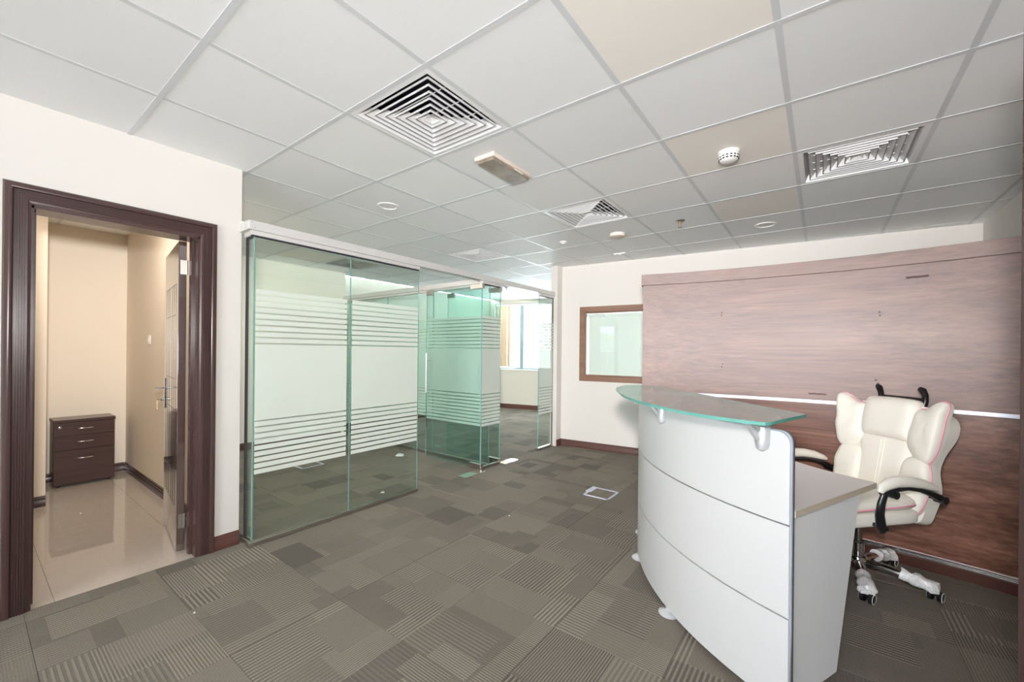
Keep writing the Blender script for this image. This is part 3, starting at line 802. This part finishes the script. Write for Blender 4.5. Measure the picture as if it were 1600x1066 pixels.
# grey edge trim around right end
path = [(*dp(A0 + .12, DR - .012), .03)] + [(*dp(A0 + .12, DR - .012), z) for z in (.3, .6, .9, .985)]
da = math.degrees(.04 / DR)
for k in range(1, 7):
    t = R(90) * k / 6; path.append((*dp(A0 + .12 - da * (1 - math.cos(t)), DR - .012), .985 + .040 * math.sin(t)))
path += [(*dp(A0 - da - s_, DR - .012), 1.0245) for s_ in (2, 8, 16, 26, 36, 46, 56, 59)]
def ribbon(path, wdt, th):
    mb = MB(); vs = []; fs_ = []
    for p in path:
        d = Vector((p[0] - DC.x, p[1] - DC.y)); d.normalize()
        vs += [(p[0] + d.x * wdt, p[1] + d.y * wdt, p[2]), (p[0] - d.x * wdt, p[1] - d.y * wdt, p[2])]
    for k in range(len(path) - 1): fs_.append((2 * k, 2 * k + 2, 2 * k + 3, 2 * k + 1))
    return mb.add(vs, fs_, 0, True)
eb = build('edge_trim', ribbon(path, .0128, .003), 'greyedge', dk)
so = eb.modifiers.new('thick', 'SOLIDIFY'); so.thickness = .003; so.offset = 0
# backing, side panels, worktop, modesty
back = MB(); n = 36; vs = []; fs_ = []
for k in range(n + 1):
    a = A0 - .5 + (A1 - A0 + .8) * k / n
    for (r_, z) in ((DR - .0245, .045), (DR - .036, .045), (DR - .036, 1.0), (DR - .0245, 1.0)): vs.append((*dp(a, r_), z))
for k in range(n): a = 4 * k; b = a + 4; fs_ += [(a + i, a + (i + 1) % 4, b + (i + 1) % 4, b + i) for i in range(4)]
fs_ += [(0, 1, 2, 3), (4 * n + 3, 4 * n + 2, 4 * n + 1, 4 * n)]
build('backing_board', back.add(vs, fs_, 0, True), 'black', dk)
def side_panel(deg):
    d = Vector(dp(deg, 1)) - DC; t = Vector((-d.y, d.x)) * .013
    prof = [(DR - .037, .018), (1.215, .018), (1.030, .713), (DR - .037, .713)]
    vs = []
    for s_ in (-1, 1):
        for (r_, z) in prof: p = DC + d * r_ + t * s_; vs.append((p.x, p.y, z))
    return MB().add(vs, [(0, 1, 2, 3), (7, 6, 5, 4)] + [(k, (k + 1) % 4, 4 + (k + 1) % 4, 4 + k) for k in range(4)])
build('side_panel', side_panel(A0 - 1.2), 'greylam', dk, .0015)
build('side_panel', side_panel(A1 + 1.2), 'greylam', dk, .0015)
wt = MB(); n = 36; vs = []; fs_ = []; mi = []
for k in range(n + 1):
    a = A0 + .1 + (A1 - A0 - .1) * k / n
    for (r_, z) in ((DR - .038, .715), (.893, .715), (.893, .740), (DR - .038, .740)): vs.append((*dp(a, r_), z))
for k in range(n):
    a = 4 * k; b = a + 4
    for i in range(4): wt.mi.append(1 if i == 1 else 0); wt.sm.append(True); wt.f.append([a + i, a + (i + 1) % 4, b + (i + 1) % 4, b + i])
wt.v = vs
for f_ in ((0, 1, 2, 3), (4 * n + 3, 4 * n + 2, 4 * n + 1, 4 * n)): wt.f.append(list(f_)); wt.mi.append(1); wt.sm.append(False)
build('worktop', wt, ['worktop', 'banding'], dk)
for deg in (-116, -136, -156, -170):
    c = dp(deg, DR - .012)
    build('foot', MB().lathe([(.050, 0), (.050, .006), (.044, .012), (.022, .018), (.015, .024), (.015, .045)], (c[0], c[1], 0), 20), 'silver', dk)
# glass counter on brackets
GZ0, GZ1 = 1.058, 1.070
fr_ = cr([(-1.13, 2.86), (-1.087, 2.612), (-.986, 2.40), (-.858, 2.168), (-.696, 1.960), (-.496, 1.779), (-.354, 1.692), (-.24, 1.652), (-.165, 1.638)], 5, False)
rc_ = [Vector((-.150, 1.640)), Vector((-.140, 1.652)), Vector((-.134, 1.672))]
bk_ = [Vector((-.047, 1.962)), Vector((-.044, 1.976)), Vector((-.050, 1.987))] + cr([(-.09, 2.025), (-.363, 2.328), (-.592, 2.60), (-.83, 2.84), (-1.00, 2.96), (-1.09, 2.97)], 5, False)
poly = [(p.x, p.y) for p in fr_ + rc_ + bk_]
build('glass_counter', MB().prism(poly, GZ0, GZ1, 0, 1), ['counter', 'gedge2'], dk, label='green tinted glass counter')
def bracket(deg):
    d = Vector(dp(deg, 1)) - DC; t = Vector((-d.y, d.x))      # d outwards, t sideways
    P = lambda o_, s_, z: (DC.x + d.x * (DR + o_) + t.x * s_, DC.y + d.y * (DR + o_) + t.y * s_, z)
    mb = MB()
    mb.tube([P(.004, 0, 1.034), P(.004, 0, 1.030), P(.006, 0, .99), P(.008, 0, .965), P(.008, 0, .950), P(.005, 0, .942)], [.020, .026, .026, .025, .020, .008], 16)
    mb.tube([P(.010, 0, .955), P(.035, -.004, .995), P(.075, -.012, 1.046)], [.008, .009, .010], 10)
    mb.tube([P(.010, 0, 1.0), P(.03, -.002, 1.025), P(.07, -.010, 1.050)], [.008, .008, .008], 10)
    mb.lathe([(.024, -.012), (.026, -.004), (.026, 0)], P(.078, -.012, GZ0), 18)
    mb.tube([P(-.02, 0, 1.03), P(-.06, .004, 1.045), P(-.085, .006, GZ0)], [.008, .008, .010], 10)
    return build('counter_bracket', mb, 'silver', dk)
for deg in (-116.6, -138.0, -163.0): bracket(deg)

# ------------------------------------------------------------------ executive chair
ch = thing('office_chair', 'cream leather executive chair with pink piping and bubble wrapped legs', 'chair', (0.182, 3.196, 0), R(-43.2))
# base
build('hub', MB().lathe([(.030, .050), (.042, .055), (.046, .075), (.046, .105), (.040, .118), (.030, .122)], (0, 0, 0), 20), 'chrome', ch)
# caster directions in chair frame
base_a = math.degrees(math.atan2(0.20, 0.33)) - 0
for k in range(5):
    wa = R(-86.0 + 72 * k) - R(-43.2)
    dx, dy = math.cos(wa), math.sin(wa)
    lx, ly = -dy, dx
    leg = build('leg', MB().tube([(dx * .03, dy * .03, .088), (dx * .12, dy * .12, .092), (dx * .22, dy * .22, .084), (dx * .31, dy * .31, .070)], [.026, .024, .020, .017], 12, flat=.75), 'chrome', ch)
    cx, cy = dx * .325, dy * .325
    ca = R(18)
    axd = Vector((math.cos(ca), math.sin(ca)))
    for s_ in (-1, 1):
        c0 = Vector((cx, cy, .028)) + Vector((axd.x, axd.y, 0)) * s_ * .010
        c1 = Vector((cx, cy, .028)) + Vector((axd.x, axd.y, 0)) * s_ * .030
        wmb = MB().tube([c0, c0 + (c1 - c0) * .85, c1], [.027, .028, .024], 18)
        wheel = build('caster_wheel', wmb, 'black', ch)
        c2 = c0 + (c1 - c0) * .90
        rg = []
        va = Vector((-axd.y, axd.x, 0)); vb = Vector((0, 0, 1))
        for q_ in range(20): rg.append(c2 + (va * math.cos(q_ * math.pi / 10) + vb * math.sin(q_ * math.pi / 10)) * .0235)
        build('wheel_rim', MB().tube(rg, .0028, 6, True), 'white', wheel)
    build('caster_stem', MB().tube([(cx, cy, .07), (cx, cy, .03)], .009, 8), 'black', ch)
    # crumpled wrap sleeve
    sl = []; rr_ = []
    for q_ in range(9):
        t = q_ / 8; dd = .185 + .155 * t
        sl.append((dx * dd, dy * dd, .086 - .022 * t - (.012 if q_ > 6 else 0)))
        rr_.append(.029 + .005 * math.sin(q_ * 1.9 + k) + .011 * t - (.014 if q_ == 8 else 0))
    mb = MB().tube(sl, rr_, 16)
    mb.v = [tuple(Vector(v) + Vector(noise.noise_vector(Vector(v) * 38 + Vector((k * 7, 0, 0)))) * .009) for v in mb.v]
    mb.v = [(v[0], v[1], max(v[2], .046)) for v in mb.v]
    build('bubble_wrap', mb, 'bubble', ch, label='crumpled clear bubble wrap around the leg end')
build('gas_column', MB().lathe([(.030, .118), (.030, .20), (.026, .205), (.020, .208), (.020, .33)], (0, 0, 0), 20), 'chrome', ch)
build('column_collar', MB().lathe([(.030, .29), (.034, .295), (.034, .325), (.030, .33)], (0, 0, 0), 18), 'black', ch)
build('tilt_mechanism', MB().box(-.07, .075, -.12, .075, .325, .375), 'leather', ch, .012)
build('seat_plate', MB().box(-.20, .20, -.30, .14, .373, .392), 'black', ch, .006)
def soft(x0, x1, y0, y1, z0, z1, e=3.2, nu=28, nv=14, bulge=0.0, taper=0.0, wr=0.0):
    cx, cy, cz = (x0 + x1) / 2, (y0 + y1) / 2, (z0 + z1) / 2; ax, ay, az = (x1 - x0) / 2, (y1 - y0) / 2, (z1 - z0) / 2
    pw = lambda v, p: math.copysign(abs(v) ** p, v)
    def fn(u_, v_):
        t = 2 * math.pi * u_; f_ = math.pi * (v_ - .5)
        X = pw(math.cos(f_), 1 / e * 1.5) * pw(math.cos(t), 2 / e / 1.6); Y = pw(math.cos(f_), 1 / e * 1.5) * pw(math.sin(t), 2 / e / 1.6); Z = pw(math.sin(f_), 2 / e * 1.2)
        z = cz + az * Z + (bulge * (1 - X * X) * (1 - Y * Y) if Z > 0 else 0)
        p = Vector((cx + ax * X * (1 - taper * (Y + 1) / 2), cy + ay * Y, z))
        if wr: p += Vector(noise.noise_vector(p * 13)) * wr
        return tuple(p)
    return MB().grid(fn, nu, nv)
build('seat', soft(-.255, .255, -.39, .125, .388, .475, 5.5, 48, 16), 'leather', ch)
cu = build('seat_cushion', soft(-.262, .262, -.41, .120, .462, .545, 3.6, 48, 16, .02, wr=.006), 'leather', ch)
pth = []
for k in range(60):
    t = 2 * math.pi * k / 60; pw = lambda v, p: math.copysign(abs(v) ** p, v)
    pth.append((.263 * pw(math.cos(t), .35), -.145 + .266 * pw(math.sin(t), .35), .497 + .006 * math.sin(5 * t)))
build('piping', MB().tube(pth, .0045, 6, True), 'pink', cu)
# backrest frame: local (a across, v up along the back, n towards the sitter)
LEAN = R(11)
B0 = Vector((0, .135, .415)); BU = Vector((0, math.sin(LEAN), math.cos(LEAN))); BN = Vector((0, -math.cos(LEAN), math.sin(LEAN)))
def bf(a, v, n): return tuple(B0 + Vector((1, 0, 0)) * a + BU * v + BN * n)
def pillow(outline, depth, n0=0.0, rings=7, pw=2.6, sub=6, wr=0.003, back=-.02, curve=0.0):
    P = cr([(p[0], p[1], 0) for p in outline], sub); L = len(P)
    c = sum(P, Vector()) / L
    vs = [];
    for k in range(rings):
        s_ = 1 - (k / rings) ** 1.6 if k else 1.0
        hgt = depth * (1 - s_ ** pw) ** .55 if k else 0
        for p in P:
            q_ = c + (p - c) * s_
            nz = noise.noise(Vector((q_.x * 16, q_.y * 16, k * .13 + depth * 50))) * wr if k else 0
            vs.append(bf(q_.x, q_.y, n0 + hgt + nz + curve * q_.x * q_.x))
    vs.append(bf(c.x, c.y, n0 + depth + curve * c.x * c.x))
    fs_ = []
    for k in range(rings - 1):
        for j in range(L): fs_.append((k * L + j, k * L + (j + 1) % L, (k + 1) * L + (j + 1) % L, (k + 1) * L + j))
    for j in range(L): fs_.append(((rings - 1) * L + j, (rings - 1) * L + (j + 1) % L, rings * L))
    b = len(vs)
    for p in P: vs.append(bf(p.x, p.y, n0 + back + curve * p.x * p.x))
    for j in range(L): fs_.append((j, (j + 1) % L, b + (j + 1) % L, b + j))
    fs_.append(tuple(range(b, b + L)))
    return MB().add(vs, fs_, 0, True), [bf(p.x, p.y, n0 + .002 + curve * p.x * p.x) for p in P]
sym = lambda h: [(x, v) for x, v in h] + [(-x, v) for x, v in reversed(h)]
shell_o = sym([(.10, -.035), (.215, -.03), (.245, .06), (.255, .16), (.232, .27), (.245, .36), (.285, .47), (.275, .555), (.20, .60), (.09, .615)])
mb, _ = pillow(shell_o, .012, .0, 5, 2.5, 5, 0, -.075)
build('backrest', mb, 'leather', ch)
mb, _ = pillow([(x * .97, v) for x, v in shell_o], .004, -.078, 3, 2.5, 5, 0, -.012)
build('back_cover', mb, 'black', ch)
mb, _ = pillow(sym([(.07, .02), (.115, .03), (.135, .15), (.135, .28), (.150, .36), (.145, .41), (.07, .42)]), .030, .006, 8, 6.0, 5, .001)
cpan = build('centre_panel', mb, 'leather2', ch)
for sx_ in (-.010, .010):
    build('stitch_seam', MB().tube([bf(sx_, v, .0365) for v in (.05, .10, .16, .22, .28, .34, .385)], .0035, 6), 'leather', cpan)
mb, _ = pillow(sym([(.07, .395), (.135, .40), (.155, .47), (.150, .56), (.140, .632), (.07, .645)]), .058, .008, 10, 4.5, 5, .001)
build('headrest', mb, 'leather2', ch)
for s_ in (-1, 1):
    ou = [(.120, .400), (.135, .350), (.190, .305), (.245, .300), (.276, .360), (.290, .450), (.296, .540), (.306, .615), (.292, .640), (.255, .640), (.200, .600), (.150, .585), (.125, .50)]
    mb, pp = pillow([(s_ * x, v) for x, v in ou], .050, .004, 10, 5.0, 6, .007, -.03, .45)
    pw_ = build('upper_wing', mb, 'leather', ch)
    build('piping', MB().tube(pp[12:66], .0048, 6), 'pink', pw_)
    ou = [(.105, .12), (.125, .05), (.170, .010), (.215, .005), (.250, .07), (.268, .17), (.262, .25), (.235, .312), (.175, .325), (.120, .300), (.105, .215)]
    mb, pp = pillow([(s_ * x, v) for x, v in ou], .046, .002, 10, 5.0, 6, .006, -.03, .40)
    lw_ = build('lower_wing', mb, 'leather', ch)
    build('piping', MB().tube(pp[12:50], .0048, 6), 'pink', lw_)
    # armrest
    ax = s_ * .315
    pad = [(-.245, .605, .016), (-.235, .628, .026), (-.20, .645, .030), (-.14, .655, .030), (-.06, .650, .028), (.02, .636, .025), (.09, .615, .018), (.12, .603, .010)]
    ar = build('armrest_pad', MB().tube([(ax, y, z) for y, z, _ in pad], [r_ for _, _, r_ in pad], 14, flat=.72), 'leather', ch)
    fr = [(-.235, .598), (-.16, .615), (-.08, .620), (0, .608), (.07, .585), (.125, .562), (.150, .545)]
    build('arm_frame', MB().tube([(ax, y, z) for y, z in fr], [.014, .016, .015, .015, .018, .024, .018], 12, flat=.8), 'black', ch)
    build('arm_joint', MB().tube([(ax - .022, -.168, .593), (ax + .022, -.168, .593)], .020, 16), 'black', ch)
    build('arm_joint', MB().tube([(ax - .024, .140, .550), (ax + .024, .140, .550)], .020, 16), 'black', ch)
    build('arm_support', MB().tube([(ax, -.215, .600), (ax, -.235, .55), (ax - s_ * .008, -.235, .49), (ax - s_ * .018, -.215, .43), (ax - s_ * .022, -.195, .395)], [.018, .021, .023, .025, .017], 12, flat=.7), 'black', ch)
    build('arm_bolt', MB().tube([(ax - s_ * .06, -.205, .418), (ax + s_ * .006, -.205, .418)], .010, 10), 'black', ch)
    build('arm_bolt', MB().tube([(ax - s_ * .12, .140, .550), (ax, .140, .550)], .010, 10), 'black', ch)
# coat hanger handles above the headrest
hg = MB()
for s_ in (-1, 1):
    hg.tube([bf(s_ * .118, .600, -.05), bf(s_ * .120, .645, -.055), bf(s_ * .122, .680, -.045), bf(s_ * .120, .705, -.025), bf(s_ * .116, .710, -.008)], [.014, .015, .015, .017, .013], 10)
hg.tube([bf(-.118, .655, -.055), bf(.118, .655, -.055)], .008, 8)
build('coat_hanger', hg, 'black', ch)

# ------------------------------------------------------------------ ceiling fittings
MAT['shadeline'] = plain('painted_shade_louvre_edge', (0.30, 0.29, 0.32), 0.7, var=0.1)  # grey paints the shadow lines between the louvres
def diffuser():
    v = thing('ceiling_vent', 'x', 'vent', (0, 0, 0), 0, 'square louvred air vents in the ceiling')
    def ring(mb, a0, z0, a1, z1, t=.0015, mi=0):
        q4 = [(-1, -1), (1, -1), (1, 1), (-1, 1)]
        vs = [(x * a0, y * a0, z0) for x, y in q4] + [(x * a1, y * a1, z1) for x, y in q4] + [(x * (a0 - t), y * (a0 - t), z0 + t) for x, y in q4] + [(x * (a1 - t), y * (a1 - t), z1 + t) for x, y in q4]
        fs_ = [(k, (k + 1) % 4, 4 + (k + 1) % 4, 4 + k) for k in range(4)] + [(8 + k, 12 + k, 12 + (k + 1) % 4, 8 + (k + 1) % 4) for k in range(4)]
        mb.add(vs, fs_, mi)
    mb = MB(); ring(mb, .293, .002, .262, .000); ring(mb, .262, .000, .240, .058); ring(mb, .293, .002, .293, .02)
    build('frame', mb, 'ventw', v)
    for k in range(6):
        a = .238 - .036 * k
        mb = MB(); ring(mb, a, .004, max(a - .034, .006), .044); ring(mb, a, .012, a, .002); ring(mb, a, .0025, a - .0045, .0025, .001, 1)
        mb.box(-a, a, -a, a, .003, .0032) if False else None
        build('louvre', mb, ['ventw', 'shadeline'], v)
    mb = MB(); ring(mb, .030, .004, .004, .022); build('louvre', mb, 'ventw', v)
    for s_ in (-.12, 0.0, .12):
        build('support_rod', MB().tube([(-.235, s_, .030), (.235, s_, .030)], .003, 6), 'ventw', v)
    build('plenum', MB().box(-.285, .285, -.285, .285, .20, .21).box(-.285, -.28, -.285, .285, .012, .2).box(.28, .285, -.285, .285, .012, .2).box(-.285, .285, -.285, -.28, .012, .2).box(-.285, .285, .28, .285, .012, .2), 'dark', v)
    return v
vp = diffuser()
VL = ['largest ceiling vent, nearest the camera above the emergency light', 'ceiling vent at the right, above the chair side of the wood panel', 'ceiling vent between the emergency light and the sprinkler', 'far ceiling vent above the open glass doors', 'ceiling vent inside the nearer glass office, seen through the glass']
for k, c in enumerate(VENTS):
    v = vp if k == 0 else copy_tree(vp)
    cx, cy = cellc(*c); v.location = (cx, cy, H); v['label'] = VL[k]
e = thing('emergency_light', 'stained beige rectangular emergency light on the ceiling', 'light', (-1.655, 2.105, H))
build('housing', MB().box(-.078, .078, -.20, .20, -.022, .003), 'oldbeige', e, .006)
build('lens', MB().box(-.068, .068, -.19, .19, -.040, -.022), 'lens', e, .008)
build('indicator', MB().box(.069, .074, .02, .11, -.032, -.024), 'white', e)
def emit(name, col, st):
    k = N(name); e_ = k.n('ShaderNodeEmission'); k.put(e_.inputs[0], k.mix(k.noise(k.obj(), 2.0), col, tuple(x * .96 for x in col))); e_.inputs[1].default_value = st
    return k.done(e_.outputs[0])
MAT['fillglow'] = emit('fill_light_diffuser', (1.0, 0.97, 0.90), 16.0)
for k, (x, y, lb) in enumerate(((-4.50, 2.00, 'added fill light panel on the ceiling of the nearer glass office, close to the wall'),)):
    t = thing('added_fill_light', lb, 'light', (x, y, H))  # fill lamp added behind the top rail to brighten this office
    build('frame', MB().box(-.16, -.145, -.61, .61, -.006, .012).box(.145, .16, -.61, .61, -.006, .012).box(-.145, .145, -.61, -.595, -.006, .012).box(-.145, .145, .595, .61, -.006, .012), 'white', t, .001)  # frame of the added fill light
    build('added_fill_diffuser', MB().box(-.145, .145, -.595, .595, -.002, .002), 'fillglow', t)
def lathe_thing(name, label, cat, loc, parts, group=None):
    t = thing(name, label, cat, loc, 0, group)
    for (nm, prof, mat) in parts: build(nm, MB().lathe(prof, (0, 0, 0), 32), mat, t)
    return t
sd = lathe_thing('smoke_detector', 'white domed smoke detector with slots on a yellowed ceiling board', 'detector', (-.450, 2.735, H), [
    ('base', [(.060, .004), (.062, -.004), (.060, -.014), (.056, -.016)], 'white'),
    ('dome', [(.056, -.016), (.055, -.040), (.048, -.050), (.030, -.058), (.012, -.060)], 'white')])
sl_ = MB()
for k in range(16):
    a = 2 * math.pi * k / 16
    for rr2, zz in ((.0553, -.031), (.0535, -.0435)):
        c_, s_ = math.cos(a), math.sin(a)
        vs = [(rr2 * c_ - s_ * w_ + c_ * d_, rr2 * s_ + c_ * w_ + s_ * d_, zz + h_) for d_ in (-.004, .0006) for h_ in (-.0035, .0035) for w_ in (-.006, .006)]
        sl_.add(vs, [(0, 1, 3, 2), (4, 6, 7, 5), (0, 4, 5, 1), (2, 3, 7, 6), (0, 2, 6, 4), (1, 5, 7, 3)])
build('vent_slot', sl_, 'dark', sd)
def downlight(loc, label):
    t = thing('downlight', label, 'light', loc, 0, 'round recessed downlights, switched off')
    build('trim_ring', MB().lathe([(.088, .003), (.088, -.003), (.078, -.006), (.068, -.002), (.066, .012)], (0, 0, 0), 32), 'white', t)
    build('lamp', MB().lathe([(.066, .004), (.060, .010), (.03, .012)], (0, 0, 0), 28), 'oldbeige', t)
    return t
downlight((-2.89, 2.125, H), 'round recessed downlight above the glass front')
downlight((-.425, 4.465, H), 'round recessed downlight near the wall above the wood panel')
lathe_thing('round_detector', 'shallow round off white detector on the ceiling beside the sprinkler', 'detector', (-1.655, 3.97, H), [('base', [(.075, .004), (.078, -.004), (.078, -.012)], 'white'), ('cover', [(.078, -.012), (.074, -.026), (.05, -.032), (.02, -.033)], 'oldbeige')])
lathe_thing('call_point', 'tiny white button shaped sensor on the far ceiling', 'sensor', (-2.25, 3.915, H), [('base', [(.038, .004), (.040, -.006), (.032, -.012)], 'white'), ('button', [(.020, -.012), (.018, -.020), (.008, -.022)], 'white')])
lathe_thing('sprinkler_head', 'dark metal sprinkler head hanging from the ceiling', 'sprinkler', (-1.03, 3.89, H), [('escutcheon', [(.040, .004), (.040, -.002), (.030, -.010), (.014, -.012)], 'steel'), ('body', [(.010, -.010), (.010, -.030), (.005, -.034), (.005, -.055)], 'brass'), ('deflector', [(.018, -.055), (.018, -.058), (.004, -.060)], 'steel')])
lathe_thing('sprinkler_head', 'small sprinkler head on the ceiling of the far office', 'sprinkler', (-4.7, 6.1, H), [('escutcheon', [(.040, .004), (.040, -.002), (.030, -.010), (.014, -.012)], 'steel'), ('body', [(.010, -.010), (.010, -.030), (.005, -.034), (.005, -.055)], 'steel'), ('deflector', [(.018, -.055), (.018, -.058), (.004, -.060)], 'steel')])
t = thing('motion_sensor', 'small flat white ceiling sensor near the back wall', 'sensor', (-1.945, 4.75, H))
build('case', MB().box(-.07, .07, -.03, .03, -.016, .0), 'white', t, .004)
build('eye', MB().lathe([(.012, -.016), (.010, -.022), (.004, -.024)], (0, 0, 0), 12), 'white', t)

# ------------------------------------------------------------------ floor bits
def floor_box(loc, rz, label, wx, wy):
    t = thing('floor_box', label, 'floor box', loc, rz)
    fw_ = .020
    mb = MB().box(-wx, wx, -wy, -wy + fw_, .0004, .006).box(-wx, wx, wy - fw_, wy, .0004, .006).box(-wx, -wx + fw_, -wy, wy, .0004, .006).box(wx - fw_, wx, -wy, wy, .0004, .006)
    build('frame', mb, 'lilac', t, .001)
    build('lid', MB().box(-wx + fw_, wx - fw_, -wy + fw_, wy - fw_, .0004, .003), 'carpet', t)
    build('cable_flap', MB().box(-wx - .02, -wx + fw_ + .012, -.03, wy, .0008, .0075), 'lilac', t, .001)
    return t
floor_box((-1.615, 3.555, 0), 0, 'lilac framed floor box in the carpet near the desk', .125, .13)
floor_box((-4.63, 2.37, 0), 0, 'floor box in the carpet inside the nearer glass office', .12, .13)
MAT['paper'] = plain('white_paper_scrap', (0.8, 0.8, 0.8), 0.8)
def scrap(loc, sz, label):
    rr3 = random.Random(loc[0]); n = 7
    pts_ = [(sz * rr3.uniform(.5, 1) * math.cos(k * 2 * math.pi / n), sz * rr3.uniform(.4, .9) * math.sin(k * 2 * math.pi / n)) for k in range(n)]
    mb = MB(); vs = [(x, y, .0005) for x, y in pts_] + [(x * .92, y * .92, .0015 + rr3.uniform(0, .35) * sz) for x, y in pts_]
    mb.add(vs, [tuple(range(n))[::-1], tuple(range(n, 2 * n))] + [(k, (k + 1) % n, n + (k + 1) % n, n + k) for k in range(n)])
    o = build('paper_scrap', mb, 'paper'); o.location = loc
    tag(o, label, 'litter', 'scraps on the carpet'); return o
scrap((-4.18, 3.28, 0), .06, 'white crumpled scrap by the glass partition inside the nearer office')
scrap((-3.21, 2.33, 0), .022, 'small white scrap just behind the second glass pane')
scrap((-1.97, 2.62, 0), .010, 'tiny white crumb on the carpet in the middle of the floor')
scrap((-2.46, .70, 0), .008, 'tiny white crumb on the carpet near the doorway')
scrap((-5.1, 6.0, 0), .09, 'white scrap on the carpet of the far office')
pl = tag(build('black_rod', MB().tube([(0, 0, .002), (0, 0, .25), (.004, 0, .85)], [.010, .016, .014], 10), 'black'), 'thin black rod standing behind the frosted partition in the far office', 'rod')
pl.location = (-5.35, 4.75, 0)

# ------------------------------------------------------------------ open entrance door leaf at the right edge of the view
en = thing('door_4', 'edge of an open dark brown entrance door at the far right', None, (0.347, 1.386, 0), R(-60), kind='structure')
build('door_leaf', MB().box(0.0, .80, 0.0, .042, .012, 2.02), 'wenge', en, .002)
build('lock_plate', MB().box(-.0015, 0, 0.012, 0.032, .88, 1.0), 'steel', en)
build('latch', MB().box(-.010, 0, 0.016, 0.027, .93, .955), 'steel', en)
